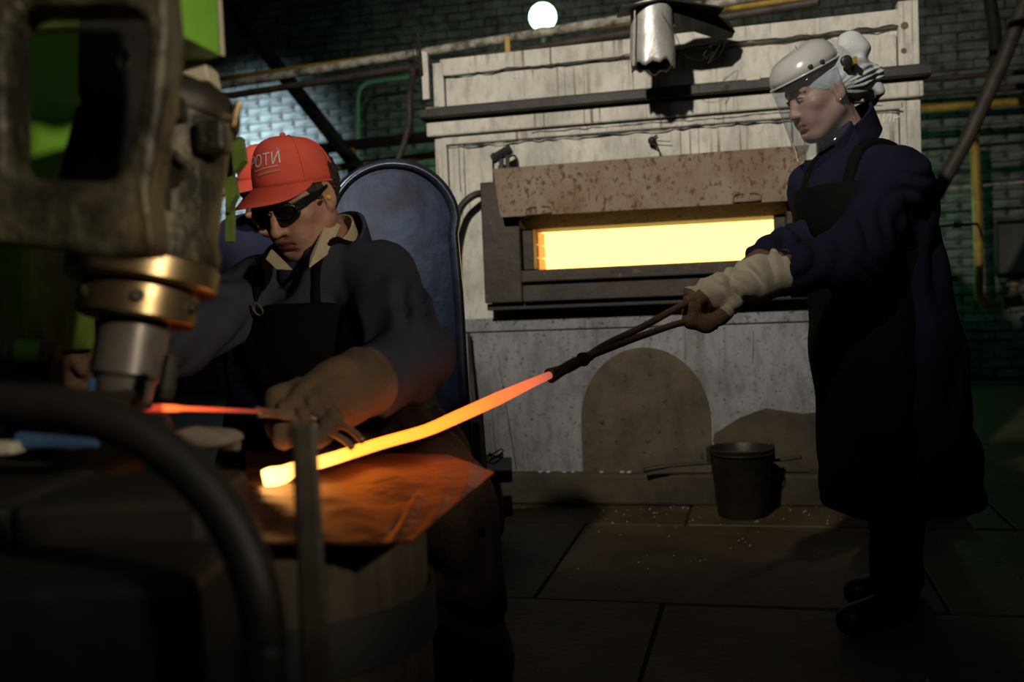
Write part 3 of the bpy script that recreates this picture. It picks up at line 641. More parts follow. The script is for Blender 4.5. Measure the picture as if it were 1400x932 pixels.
# crumbs of scale on the floor
V=[];Fc=[]
random.seed(5)
for i in range(420):
    u = random.uniform(-2.0,2.4); v = -abs(random.gauss(0,.9))-.10 if i%3 else random.uniform(-.32,-.08)
    c = fl(u, v, 0.003); s = random.uniform(.0015,.005)
    n = len(V); V += [c+np.array([-s,-s,0]),c+np.array([s,-s*.6,0]),c+np.array([s*.3,s,0]),c+np.array([0,0,s*1.2])]; Fc += [(n,n+2,n+1),(n,n+1,n+3),(n+1,n+2,n+3),(n+2,n,n+3)]
o = obj('scale_crumbs', (V,Fc), m_pale, loc=tuple(fl(0,-.5,0))); kind(tag(o,'pale crumbs of scale strewn over the floor','debris'),'stuff')
# drum and slab, low between man and furnace
dr = thing('roller', 'dark iron roller under a thick slab by the furnace foot', 'roller', tuple(at(660,712,3.85)*np.array([1,1,0])))
c0 = at(672,685,3.85); c0[2] = .125
obj('drum', lathe(c0-np.array([.42,.05,0]), np.array([1,.12,0]), [(0.0,0),(.10,0),(.118,.01),(.118,.45),(.10,.46),(.04,.465),(.04,.50),(0,.50)], 28, ends=False), m_dark, dr, smooth='auto')
obj('slab', box(c0+np.array([-.5,-.14,.118]), c0+np.array([.085,.16,.165])), m_dark, dr, bevel=.006)
o = obj('wire_scraps', join(*[tube(wob(at(655,632,3.7),at(688,622+random.uniform(-6,8),3.75),4,.02),.003,5) for _ in range(5)]+[tube([at(672,627,3.7),at(688,621,3.7)],.004,5)]), m_black)
tag(o, 'scraps of cut wire sticking out over the slab', 'wire')

# ================================================================ foreground: forging hammer
prs = thing('forging_hammer', 'oily green forging hammer with bronze ring and worn ram in the foreground', 'hammer', (at(180,548,1.22)[0], at(180,548,1.22)[1], 0.0))
A0 = at(167,548,1.22); A1 = at(243,95,1.28); AX = A1-A0; AL = np.linalg.norm(AX); AX /= AL
def hl(t): return t*AL                 # height along the ram axis, 0 die face .. 1 cylinder head
obj('ram', lathe(A0, AX, [(.0,hl(.0)),(.030,hl(.0)),(.034,hl(.02)),(.036,hl(.06)),(.043,hl(.075)),(.043,hl(.26)),(.0,hl(.26))], 36, ends=False), m_ram, prs, smooth='auto')
o_ = obj('die_block', box((-.03,-.03,0),(.03,.03,.03)), m_dark, prs, local=True, bevel=.003); o_.location = Vector(A0-ROOTOFF[prs.name]-AX*.014)
obj('lower_collar', lathe(A0, AX, [(.045,hl(.235)),(.066,hl(.232)),(.071,hl(.24)),(.071,hl(.325)),(.066,hl(.335)),(.045,hl(.335))], 48, ends=False), m_brass, prs, smooth='auto')
rg = obj('bronze_ring', lathe(A0, AX, [(.05,hl(.335)),(.086,hl(.332)),(.092,hl(.342)),(.092,hl(.40)),(.087,hl(.41)),(.05,hl(.41))], 48, ends=False), m_brass, prs, smooth='auto')
for k in range(6):
    a = k*math.pi/3+.35; x_, y_, d_ = frame_at(AX); c = A0+AX*hl(.285)+(x_*math.cos(a)+y_*math.sin(a))*.071
    obj('set_screw', lathe(c, (x_*math.cos(a)+y_*math.sin(a)), [(.008,-.004),(.008,.004),(.0065,.006),(.0,.006)], 10, ends=False), m_dark, rg)
obj('cylinder', lathe(A0, AX, [(.06,hl(.41)),(.088,hl(.41)),(.090,hl(.45)),(.082,hl(.50)),(.079,hl(.76)),(.081,hl(.82)),(.082,hl(.86)),(.0,hl(.86))], 40, ends=False), m_cast, prs, smooth='auto')
obj('cylinder_head', lathe(A0, AX, [(.07,hl(.83)),(.086,hl(.835)),(.088,hl(.855)),(.086,hl(.89)),(.074,hl(.925)),(.045,hl(.955)),(.0,hl(.965))], 40, ends=False), m_dark, prs, smooth='auto')
obj('lubricator', join(tube([at(318,172,1.24),at(327,140,1.24)],.0055,8), tube([at(300,160,1.24),at(322,165,1.24)],.008,8)), m_brass, prs)
obj('port_rib', join(tube([at(214,190,1.165),at(262,232,1.165)],.006,6), tube([at(262,232,1.165),at(215,262,1.165)],.006,6)), m_cast, prs)
obj('port_cover', prism([at(216,195,1.168),at(256,232,1.168),at(216,258,1.168)], FW*.02), m_black, prs)
o_ = obj('lug', box((-.018,-.018,-.02),(.018,.018,.02)), m_cast, prs, bevel=.006, local=True); o_.location = Vector(at(292,188,1.21)-ROOTOFF[prs.name])
o_ = obj('lug', box((-.018,-.018,-.016),(.018,.018,.016)), m_cast, prs, bevel=.006, local=True); o_.location = Vector(at(232,150,1.19)-ROOTOFF[prs.name])
# side frame: casting with a window
def loop(poly, c, n):
    """resample a pixel polygon by direction from c"""
    out = []
    P = [np.array(p,float) for p in poly]; c = np.array(c,float)
    for i in range(n):
        a = 2*math.pi*i/n; d = np.array([math.cos(a),math.sin(a)]); best = None
        for k in range(len(P)):
            p, q = P[k]-c, P[(k+1)%len(P)]-c; e = q-p; den = d[0]*e[1]-d[1]*e[0]
            if abs(den) < 1e-9: continue
            t = (p[0]*e[1]-p[1]*e[0])/den; s = (p[0]*d[1]-p[1]*d[0])/den
            if t > 0 and -1e-6 <= s <= 1+1e-6 and (best is None or t > best): best = t
        out.append(c+d*best)
    return out
def holed(outer, inner, depth, th, n=48, c=None, round_in=0.0):
    c = c or tuple(np.mean(np.array(inner),0)); o = loop(outer, c, n); i = loop(inner, c, n); V=[]; Fc=[]
    for L_, dd in ((o,depth),(i,depth),(i,depth+th),(o,depth+th)):
        V += [at(p[0],p[1],depth)+FW*(dd-depth) for p in L_]
    for r in range(4):
        s = (r+1)%4
        for k in range(n): Fc.append((r*n+k, r*n+(k+1)%n, s*n+(k+1)%n, s*n+k))
    return V, Fc
obj('side_frame', holed([(-90,-60),(222,-60),(231,40),(224,120),(205,240),(196,292),(228,345),(150,352),(60,338),(-90,322)],
    [(8,30),(26,8),(170,6),(196,20),(202,60),(192,130),(170,225),(150,247),(40,243),(10,232)], 0.98, 0.055), m_cast, prs, bevel=.008)
for hc, rr_ in (((168,82),10), ((143,204),12)):
    y0, y1 = (-20,140) if hc[1] < 140 else (140,285)
    circ = [(hc[0]+rr_*math.cos(t), hc[1]+1.5*rr_*math.sin(t)) for t in np.linspace(0,2*math.pi,24,endpoint=False)]
    obj('inner_web', holed([(108 if y0<0 else 106,y0),(222,y0),(222,y1),(66 if y0>0 else 106,y1)], circ, 1.12, .03, 40), m_black, prs)
obj('column', join(prism([at(-120,-80,1.5),at(36,-80,1.5),at(38,480,1.5),at(-120,480,1.5)], FW*.25)), m_greend, prs, bevel=.008)
obj('column_foot', box((-1.3,1.5,0),(-.88,1.75,.92)), m_greend, prs, bevel=.008)
obj('column_rib', prism([at(30,-60,1.46),at(112,-60,1.46),at(104,170,1.46),at(68,262,1.46),at(30,262,1.46)], FW*.05), m_green, prs, bevel=.004)
obj('back_plate', prism([at(30,-80,1.58),at(260,-80,1.58),at(230,260,1.58),at(30,280,1.58)], FW*.03), m_greend, prs, bevel=.004)
# base, anvil bed and lower die
obj('bed', box((-1.05,1.02,0.0),(-0.53,1.42,0.752)), m_dark, prs, bevel=.012)
obj('bed_block', box((-.528,1.02,0.0),(-0.325,1.20,0.752)), m_dark, prs, bevel=.012)
obj('bed_step', box((-1.05,0.86,0.0),(-0.286,1.018,0.712)), m_black, prs, bevel=.015)
obj('lower_die', hexa([at(138,603,1.16),at(240,603,1.16),at(246,606,1.30),at(144,606,1.30)],[at(150,566,1.17),at(228,568,1.17),at(232,566,1.28),at(155,564,1.28)]), m_dark, prs, bevel=.004)
obj('guide_block', prism([at(119,516,1.2),at(158,514,1.2),at(158,546,1.2),at(117,547,1.2)], FW*.03), m_blue, prs, bevel=.004)
obj('guide_rod', tube([at(128,492,1.21),at(134,515,1.21)],.006,8), m_rust, prs)
obj('hose_clamp', lathe(at(225,545,1.14), AX, [(.008,0),(.010,.01),(.008,.05),(.0,.052)], 10), m_dark, prs)
# green cabinet above, cream block below it
gb = thing('green_cabinet', 'bright green steel cabinet hanging above the hammer cylinder', 'cabinet', tuple(at(232,40,1.2)))
c1, c2, c3 = at(231,40,1.2), at(304,79,1.345), at(228,89,1.40)
zb = c1[2]; q = [np.array([c[0],c[1],zb]) for c in (c1,c2,c3)]; q.append(q[0]+q[2]-q[1])
obj('case', hexa(q, [p+np.array([0,0,.5]) for p in q]), m_green, gb, bevel=.003)
e0, e1 = q[1]+(q[0]-q[1])*.07, q[1]
obj('edge_highlight', hexa([e1+UU*.002,e0+UU*.002,e0+UU*.004,e1+UU*.004],[p+np.array([0,0,.5]) for p in (e1+UU*.002,e0+UU*.002,e0+UU*.004,e1+UU*.004)]), m_creamblock, gb)  # pale highlight along the cabinet edge, laid on as cream colour
obj('bracket', tube([q[3]+np.array([0.02,.06,.05]), q[3]+np.array([-.5,.06,.05])], .02, 8), m_greend, gb)
o = obj('cream_terminal_box', prism([at(246,89,1.36),at(281,83,1.36),at(286,110,1.36),at(252,112,1.36)], FW*.06), m_creamblock, bevel=.003); tag(o,'cream enamel block under the green cabinet','box')
# green parts that show behind the cylinder, right
o = obj('green_lever', join(prism([at(314,192,1.75),at(329,186,1.75),at(333,218,1.75),at(320,235,1.75)], FW*.03), prism([at(306,245,1.75),at(318,240,1.75),at(322,265,1.75),at(310,290,1.75)], FW*.03), prism([at(308,160,1.775),at(318,160,1.775),at(318,330,1.775),at(308,330,1.775)], FW*.02)), m_greend); tag(o,'olive green lever plates just right of the hammer cylinder','lever')
# green hydraulic cylinder on the left
hy = thing('green_actuator', 'small lime green actuator lying left of the man\'s glove', 'actuator', tuple(at(30,500,1.42)))
g0 = at(-60,478,1.42); gx = at(80,482,1.42)-g0; gl = np.linalg.norm(gx)
obj('barrel', lathe(g0, gx, [(.017,0),(.017,gl*.88),(.0,gl*.9)], 20), m_green, hy, smooth='auto')
for t in (.46,.55,.86): obj('end_ring', lathe(g0+gx*t, gx, [(.0185,0),(.0185,.010)], 20), m_ram, hy, smooth='auto')
obj('rod', lathe(g0+gx*.9, gx, [(.012,0),(.012,.015)], 14), m_ram, hy)
o_ = obj('mount', box((-.06,-.02,-.72),(.06,.02,-.005)), m_dark, hy, local=True); o_.location = Vector(at(20,487,1.43)-ROOTOFF[hy.name])
o = obj('bright_gap', prism([at(54,399,2.2),at(106,397,2.2),at(106,409,2.2),at(58,411,2.2)], FW*.01), m_creamblock, bevel=.002); tag(o,'pale strip standing in for a bright gap between the column and the bronze ring','plate')  # cream colour stands in for light showing through a gap
obj('gap_post', tube([at(80,410,2.23),at(80,410,2.23)*np.array([1,1,0])],.03,8), m_dark, o); ROOTOFF
# thick hose sweeping across the front
hp = spline([at(-70,548,.86),at(20,552,.85),at(100,560,.84),at(180,588,.83),at(255,640,.82),at(315,715,.81),at(350,800,.80),at(362,880,.80),at(366,1000,.80),np.array([-.20,.80,.02])],8)
o = obj('thick_hose', tube(hp, .0185, 16), m_hose, smooth=True); tag(o,'thick black hose curving down in front of the hammer bed','hose')
# blue bar, bits and a rag lying on the bed
o = obj('blue_bar', hexa([at(18,613,1.14),at(136,613,1.14),at(136,608,1.2),at(20,606,1.2)],[at(18,592,1.14),at(134,601,1.14),at(132,599,1.2),at(25,588,1.2)]), m_blue, bevel=.004); tag(o,'blue steel bar lying on the hammer bed','bar')
o = obj('grey_block', prism([at(-30,606,1.12),at(16,605,1.12),at(18,622,1.12),at(-30,624,1.12)], FW*.05), m_pale, bevel=.004); tag(o,'pale grey block at the left edge beside the blue bar','block')
g = G(at(200,640,1.3)-.09, at(350,570,1.38)+.09, .005)
f = chain(g, [at(215,600,1.27),at(270,600,1.3),at(325,612,1.36)], [.007,.011,.007], .02)
f = smin(f, ell(g, at(292,598,1.33), (.034,.026,.012)), .015)+folds(g,.003,70,1.3)
o = obj('rag', mesh_of(g,f), m_rag, smooth=True); tag(o,'crumpled grey-brown rag on the corner of the hammer bed','rag')
# ---------------------------------------------------------------- upright stake in front
o = obj('steel_stake', hexa([at(418,1180,.95)*np.array([1,1,0]), at(470,1180,.95)*np.array([1,1,0]), at(470,1180,.975)*np.array([1,1,0]), at(420,1180,.975)*np.array([1,1,0])],
    [at(397,581,.95),at(433,577,.95),at(433,578,.975),at(399,581,.975)]), m_stake, bevel=.005); tag(o,'upright steel stake standing before the glowing bar end','stake')
# ---------------------------------------------------------------- stump with the rusty sheet
st = thing('stump', 'dark wooden stump bound with iron hoops under the rusty sheet', 'stump', (-.325,1.42,0))
sc_ = np.array([-.325,1.42,0])
V, Fc = lathe(sc_, (0,0,1), [(.0,0),(.205,.0),(.205,.1),(.195,.3),(.19,.62),(.185,.632),(.0,.632)], 44, ends=False)
V = [sc_+(v-sc_)*np.array([1+.02*math.sin(7*math.atan2(*(v-sc_)[:2])),1+.02*math.sin(7*math.atan2(*(v-sc_)[:2])),1]) for v in V]
obj('trunk', (V,Fc), m_wood, st, smooth='auto')
for z0, z1, r in ((.47,.54,.197),(.14,.21,.21)): obj('hoop', lathe(sc_+np.array([0,0,z0]), (0,0,1), [(r-.004,0),(r+.003,0),(r+.001,z1-z0),(r-.004,z1-z0)], 44, ends=False), m_hoop, st, smooth='auto')
sh = thing('rusty_sheet', 'bent rusty steel sheet on the stump lit orange by the bar', 'sheet', tuple(at(500,690,1.4)))
def patch(c00,c10,c11,c01, n, amp, th=.004, seed=1):
    rs = np.random.RandomState(seed); k = rs.uniform(3,9,(4,2)); ph = rs.uniform(0,6,4); top=[]
    for j in range(n+1):
        for i in range(n+1):
            s,t = i/n,j/n; p = c00*(1-s)*(1-t)+c10*s*(1-t)+c11*s*t+c01*(1-s)*t
            edge = min(1, 6*min(s,1-s,t,1-t)+.15)
            p = p+np.array([0,0,edge*amp*sum(math.sin(k[q,0]*s*2+k[q,1]*t*2+ph[q]) for q in range(4))/2]); top.append(p)
    m_=(n+1)**2; V = top+[p-np.array([0,0,th]) for p in top]; Fc=[]
    id_ = lambda i,j: j*(n+1)+i
    for j in range(n):
        for i in range(n):
            a,b,c,d = id_(i,j),id_(i+1,j),id_(i+1,j+1),id_(i,j+1); Fc += [(a,b,c,d),(d+m_,c+m_,b+m_,a+m_)]
    bd = [id_(i,0) for i in range(n)]+[id_(n,j) for j in range(n)]+[id_(i,n) for i in range(n,0,-1)]+[id_(0,j) for j in range(n,0,-1)]
    for q in range(len(bd)): a,b=bd[q],bd[(q+1)%len(bd)]; Fc.append((a,a+m_,b+m_,b))
    return V, Fc
SB, SD = at(512,741,1.20), at(612,621,1.80)
obj('sheet_flat', patch(at(340,737,1.19), SB, SD, at(335,616,1.78), 24, .006), m_plate, sh, smooth='auto')
obj('sheet_lip', patch(SB, at(562,738,1.19), at(676,645,1.60), SD, 16, .003, seed=3), m_plate, sh, smooth='auto')
# ---------------------------------------------------------------- glowing bar
bp_ = [(360,655,1.50,.016),(372,652,1.505,.0185),(388,648,1.515,.016),(405,640,1.53,.0125),(450,628,1.58,.0118),(520,606,1.68,.0118),(580,589,1.77,.0125),(620,572,1.85,.0140),(680,545,1.97,.0150),(730,522,2.08,.0110),(762,508,2.15,.0085)]
pts = [at(a,b,c) for a,b,c,_ in bp_]
P_ = spline(pts,6); rad = np.interp(np.linspace(0,len(bp_)-1,len(P_)), range(len(bp_)), [r for *_,r in bp_])
org = np.array(pts[0])
V, Fc = tube(P_, list(rad), 14, 0.85)
hm = heat_mat('glowing_bar', [(0.0,(5.5,2.6,0.70)),(0.06,(5.0,1.9,0.35)),(0.2,(4.2,0.90,0.08)),(0.45,(3.6,0.60,0.045)),(0.7,(1.8,0.27,0.05)),(0.9,(0.80,0.16,0.08)),(1.0,(0.30,0.08,0.06))], (0,0,0), tuple(np.array(pts[-1])-org))
o = obj('glowing_bar', (V,Fc), hm, smooth=True, loc=tuple(org)); tag(o,'long white to orange hot steel bar reaching from sheet to tongs','bar')
# woman's tongs
tg = thing('tongs', 'long steel tongs in the woman\'s gloves gripping the glowing bar', 'tongs', tuple(at(795,492,2.22)))
TA = [at(1010,388,2.60),at(940,414,2.50),at(880,446,2.39),at(830,470,2.30),at(800,489,2.23),at(775,503,2.18),at(750,511,2.125)]
TB = [at(1005,425,2.58),at(935,440,2.49),at(880,458,2.385),at(840,473,2.31),at(805,487,2.235),at(778,500,2.175),at(752,517,2.13)]
obj('jaw_arm', tube(spline(TA,5), [.0085]*20+[.012]*11, 10), m_tong, tg, smooth=True)
obj('jaw_arm', tube(spline(TB,5), [.0085]*20+[.012]*11, 10), m_tong, tg, smooth=True)
obj('rivet', lathe(at(797,491,2.21), -FW, [(.015,-.03),(.016,.012),(.012,.018),(.0,.02)], 14), m_dark, tg, smooth='auto')
# man's workpiece and tongs
w0 = at(148,552,1.25); w1 = at(372,563,1.50)
P_ = spline([w0,at(190,557,1.24),at(240,558,1.31),at(300,560,1.40),w1],5)
V, Fc = tube(P_, [.008]*5+[.0065]*6+[.0045]*(len(P_)-11), 10, .7)
hm2 = heat_mat('glowing_rod', [(0.0,(0.5,0.03,0.01)),(0.16,(0.6,0.05,0.015)),(0.2,(2.2,0.30,0.05)),(0.45,(1.3,0.13,0.03)),(0.75,(0.35,0.03,0.015)),(1.0,(0.03,0.005,0.004))], (0,0,0), tuple(w1-w0))
o = obj('glowing_rod', (V,Fc), hm2, smooth=True, loc=tuple(w0)); tag(o,'short red hot rod between hammer ram and the man\'s glove','rod')
tm = thing('small_tongs', 'short steel tongs closed in the man\'s suede glove', 'tongs', tuple(at(400,562,1.49)))
obj('jaw_arm', tube(spline([at(350,561,1.475),at(380,563,1.53),at(430,572,1.59),at(475,585,1.57),at(496,603,1.55)],5),.0055,8), m_tong, tm, smooth=True)
obj('jaw_arm', tube(spline([at(352,566,1.47),at(380,567,1.51),at(425,580,1.57),at(465,598,1.55),at(482,612,1.54)],5),.0055,8), m_tong, tm, smooth=True)
# ---------------------------------------------------------------- round-topped steel panel behind the man
sp2 = thing('steel_screen', 'dark blue steel screen with rounded top and rolled rim behind the man', 'screen', tuple(at(545,640,2.68)*np.array([1,1,0])))
def pane(x, y): return at(x, y, 2.66+.0006*(x-540))
out = [(642,640),(634,520),(627,400),(620,320)]+[(536+86*math.cos(a)+(2 if a<1.5 else 0), 308-84*math.sin(a)) for a in np.linspace(.12,math.pi-.05,22)]+[(449,330),(449,420),(455,640)]
obj('sheet', prism([pane(*p) for p in out], FW*.05), m_shield, sp2)
obj('rolled_rim', tube([pane(*p)-FW*.004 for p in out], .0135, 12), m_shieldrim, sp2, smooth=True)
obj('edge_band', strip([pane(x+4,y)-FW*.0 for x,y in out[:7]], FW, .055, .006), m_rust, sp2)
obj('leg', tube([pane(470,640)+FW*.025,(pane(470,640)+FW*.025)*np.array([1,1,0])],.02,8), m_dark, sp2); obj('leg', tube([pane(628,640)+FW*.025,(pane(628,640)+FW*.025)*np.array([1,1,0])],.02,8), m_dark, sp2)
# rust-brown box between man and furnace
o = obj('rusty_box', hexa([np.array([-.30,2.90,0]),np.array([-.10,2.88,0]),np.array([-.08,3.1,0]),np.array([-.30,3.1,0])],[np.array([-.30,2.90,.585]),np.array([-.105,2.88,.575]),np.array([-.10,3.1,.60]),np.array([-.30,3.1,.60])]), m_leather, bevel=.008); tag(o,'rust brown steel box standing behind the man\'s knee','box')
# stool under the man
pel = at(512,605,2.42)
so = thing('work_stool', 'round wooden work stool under the seated man', 'stool', (pel[0],pel[1],0))
sz = pel[2]-.125
obj('seat', lathe((pel[0],pel[1],sz-.04), (0,0,1), [(.0,0),(.15,0),(.16,.01),(.16,.032),(.15,.04),(.0,.04)], 28, ends=False), m_wood, so, smooth='auto')
for k in range(4):
    a = math.pi/4+k*math.pi/2; obj('leg', tube([np.array([pel[0]+.10*math.cos(a),pel[1]+.10*math.sin(a),sz-.035]),np.array([pel[0]+.16*math.cos(a),pel[1]+.16*math.sin(a),0])],.018,8), m_wood, so)

# ================================================================ people
def frame_head(fwd, roll=0.0):
    f = np.array(fwd,float); f /= np.linalg.norm(f); l = np.cross([0,0,1.], f); l /= np.linalg.norm(l); u = np.cross(f, l)
    c, s = math.cos(roll), math.sin(roll); l, u = l*c+u*s, u*c-l*s
    return np.stack([l, -f, u], 1)          # columns: person's left, back, up
def put(V, c, R): return [np.array(c)+R@np.array(v,float) for v in V]
def head_geo(fem=False):
    g = G((-.105,-.135,-.21), (.105,.13,.14), .0032)
    f = ell(g, (0,.018,.035), (.077,.097,.088))
    f = smin(f, ell(g, (0,-.028,-.03), (.064,.066,.085)), .03)
    f = smin(f, ell(g, (0,-.066,-.095), (.026,.024,.02)), .03)                       # chin
    for s in (-1,1):
        f = smin(f, cone(g, (s*.056,.0,-.055), (s*.022,-.062,-.095), .018, .017), .03)  # jaw
        f = smin(f, ell(g, (s*.045,-.056,-.012), (.024,.022,.02)), .022)               # cheekbone
        f = smin(f, ell(g, (s*.030,-.072,-.05), (.020,.018,.022)), .02)                # cheek
    f = smin(f, cone(g, (-.042,-.070,.034), (.042,-.070,.034), .013, .013), .02)       # brow
    for s in (-1,1): f = smax(f, -ell(g, (s*.032,-.100,.012), (.020,.017,.011)), .014) # eye sockets
    for s in (-1,1): f = smin(f, ell(g, (s*.032,-.0765,.0095), (.0165,.0135,.0115)), .004) # lids
    nl = .106 if not fem else .102
    f = smin(f, cone(g, (0,-.084,.024), (0,-nl,-.024), .0075, .0105), .012)            # nose
    f = smin(f, ell(g, (0,-nl-.003,-.028), (.0115,.011,.0105)), .008)
    for s in (-1,1): f = smin(f, ell(g, (s*.0125,-.092,-.031), (.0095,.013,.0085)), .006)
    f = smax(f, -cone(g, (0,-.098,-.0405), (0,-.094,-.0425), .0025, .0025), .006)
    f = smin(f, ell(g, (0,-.0845,-.0585), (.024,.0115,.0065)), .008)                   # lips
    f = smin(f, ell(g, (0,-.0835,-.0725), (.020,.0115,.0068)), .008)
    f = smax(f, -cone(g, (-.022,-.0905,-.0652), (.022,-.0905,-.0652), .0016, .0016), .004)
    f = smax(f, -ell(g, (0,-.094,-.083), (.016,.008,.004)), .008)
    for s in (-1,1):                                                                    # ears
        e = ell(g, (s*.079,.012,-.002), (.009,.019,.032)); e = smax(e, -ell(g, (s*.088,.008,.0), (.007,.011,.02)), .006)
        e = smin(e, ell(g, (s*.077,.003,-.028), (.007,.008,.010)), .006); f = smin(f, e, .008)
    f = smin(f, cone(g, (0,.022,-.07), (0,.05,-.21), .052, .056 if not fem else .05), .03)
    V, Q = mesh_of(g, f); Q = [tuple(q) for q in Q]
    cen = np.array([V[list(q)].mean(0) for q in Q]); mi = np.zeros(len(Q), int)
    lip = (np.abs(cen[:,0])<.023)&(cen[:,1]<-.086)&(cen[:,2]<-.0545)&(cen[:,2]>-.0785); mi[lip] = 1
    parts = [(list(V), Q)]; idx = [mi]
    for s in (-1,1):
        v, q = ball((s*.032,-.0795,.0088), (.0125,.0115,.0075 if not fem else .0045), 8); parts.append((v,q)); idx.append(np.full(len(q),2))
        v, q = ball((s*.032-.002*s,-.0895,.008), (.0048,.003,.0048 if not fem else .0036), 6); parts.append((v,q)); idx.append(np.full(len(q),3))
        v, q = tube(spline([(s*.014,-.0855,.031),(s*.03,-.0875,.0365),(s*.05,-.073,.031)],5), [.002]+[.0038 if not fem else .0016]*9+[.0012], 6); parts.append((v,q)); idx.append(np.full(len(q),4))
        v, q = tube(spline([(s*.018,-.088,.010),(s*.032,-.0925,.0155),(s*.047,-.082,.0105)],5), .0016, 5); parts.append((v,q)); idx.append(np.full(len(q),4))
    return join(*parts), np.concatenate(idx)
def body_obj(parent, headc, headR, segs, mats, fem=False):
    (hv, hf), mi = head_geo(fem); hv = put(hv, headc, headR)
    pts = np.array([p for s in segs for p in s[0]]); g = G(pts.min(0)-.16, pts.max(0)+.16, .014); f = None
    for s in segs:
        c = chain(g, s[0], s[1], .03, s[2] if len(s) > 2 else None); f = c if f is None else smin(f, c, .04)
    bv, bf = mesh_of(g, f)
    geo = join((hv,hf), (list(bv), [tuple(q) for q in bf]))
    o = obj('body', geo, mats, parent, smooth=True)
    m_ = np.zeros(len(geo[1]), int); m_[:len(mi)] = mi; o.data.polygons.foreach_set('material_index', m_.tolist()); return o
def cap_pt(ph, t, off=0.0):
    """crown of a baseball cap in head space; ph=0 is the front"""
    a, b = .0835+off, (.103 if math.cos(ph) > 0 else .101)+off
    r = max(0,math.cos(t*math.pi/2))**0.62; h = (.106+off)*math.sin(t*math.pi/2)**0.95
    y = -math.cos(ph)*b*r; x = math.sin(ph)*a*r
    h *= 1+.08*math.cos(ph)*(math.sin(t*math.pi))
    return tip(np.array([x, .014+y, .030+.004*math.cos(ph)+h]))
def tip(p, a=math.radians(19)):           # the cap sits tipped back on the head
    y, z = p[1]-.014, p[2]-.04; return np.array([p[0], .014+y*math.cos(a)+z*math.sin(a), .04-y*math.sin(a)+z*math.cos(a)])
def make_cap(parent, c, R, lettering=True):
    V=[];Fc=[];n=48;k=14
    for j in range(k+1):
        for i in range(n):
            ph = 2*math.pi*i/n; V.append(cap_pt(ph, min(.995,j/k)))
    for j in range(k):
        for i in range(n): Fc.append((j*n+i,j*n+(i+1)%n,(j+1)*n+(i+1)%n,(j+1)*n+i))
    cap = obj('cap', (put(V,c,R),Fc), m_red, parent, smooth=True); s = cap.modifiers.new('th','SOLIDIFY'); s.thickness=.003
    V=[];Fc=[];n=24;k=6
    for j in range(k+1):
        for i in range(n+1):
            ph = (i/n-.5)*2*math.radians(76); e = cap_pt(ph,0.02); q = math.cos(ph*math.pi/2/math.radians(76))**.55 if abs(ph) < math.radians(75.9) else 0
            t = j/k; p = e+np.array([math.sin(ph)*.012*t*q, -.082*t*q, -.010*t*q-.020*t*(e[0]/.08)**2*q]); V.append(p)
    for j in range(k):
        for i in range(n): Fc.append((j*(n+1)+i,j*(n+1)+i+1,(j+1)*(n+1)+i+1,(j+1)*(n+1)+i))
    b = obj('brim', (put(V,c,R),Fc), m_red, cap, smooth=True); s = b.modifiers.new('th','SOLIDIFY'); s.thickness=.003; s.offset=0
    for ph in (math.radians(62),-math.radians(62),math.radians(120),-math.radians(120),math.pi):
        obj('seam', tube(put([cap_pt(ph,t,.0012) for t in np.linspace(0.02,.97,14)],c,R),.0013,5), m_red, cap)
    obj('button', ball(put([cap_pt(0,.99,.001)],c,R)[0],.007,6), m_red, cap)
    obj('rim_band', tube(put([cap_pt(p,0.0,.0005) for p in np.linspace(-math.pi,math.pi,49)],c,R),.0022,6), m_red, cap)
    if lettering:
        V,Fc = text_geo('РОТИ', .034, lambda x,y,z: cap_pt((x*1.1+.010)/.098,.33+y*6.6+x*.3,.0024+z*.3),.0003); obj('lettering', (put(V,c,R),Fc), m_letter, cap)
        for y0, ph0, ph1 in ((.225,-.20,.52),(.165,-.05,.56)):
            obj('small_print' if y0<.2 else 'underline', tube(put([cap_pt(p,y0+.02*math.sin(3*p),.0016) for p in np.linspace(ph0,ph1,12)],c,R),.0016 if y0<.2 else .0011,5), m_letter2 if y0<.2 else m_letter, cap)
        obj('mark', lathe(put([cap_pt(.56,.46,.002)],c,R)[0], -R[:,1], [(.004,0),(.004,.001)], 10), m_letter, cap)
    return cap
def ring_path(c, R, rx, ry, z, a0, a1, n=28, tilt=0.0):
    return put([(rx*math.sin(a), -ry*math.cos(a), z+tilt*math.cos(a)) for a in np.linspace(a0,a1,n)], c, R)

# ---------------------------------------------------------------- seated smith with the red cap
MR = frame_head((-.433,-.75,-.5), 0.04); MH = at(374,322,2.16)-MR@np.array([0,-.117,-.028])
floor_m = at(512,605,2.42)*np.array([1,1,0])
man = thing('person', 'seated worker in red cap and dark goggles bending over the hammer', 'person', tuple(floor_m))
mf = np.array([-.45,-.89,0]); ml = np.array([.89,-.45,0])
Sc = at(433,392,2.28); LS = Sc+ml*.175+np.array([0,0,.01]); RS = Sc-ml*.165; Pm = at(512,605,2.42); Cm = at(450,465,2.33)
LE = at(562,490,2.00); LW = at(498,530,1.78); RE = at(240,470,2.10); RW = at(140,508,1.84); LHd = at(425,562,1.62); RHd = at(98,512,1.76)
LK = at(604,700,1.96); LA = np.array([LK[0]+.03,LK[1]+.0,.09]); RK = at(430,690,1.90); RA = np.array([RK[0]-.02,RK[1]+.05,.09]); LHp = Pm+ml*.09; RHp = Pm-ml*.09
neck_m = MH+MR@np.array([0,.045,-.17])
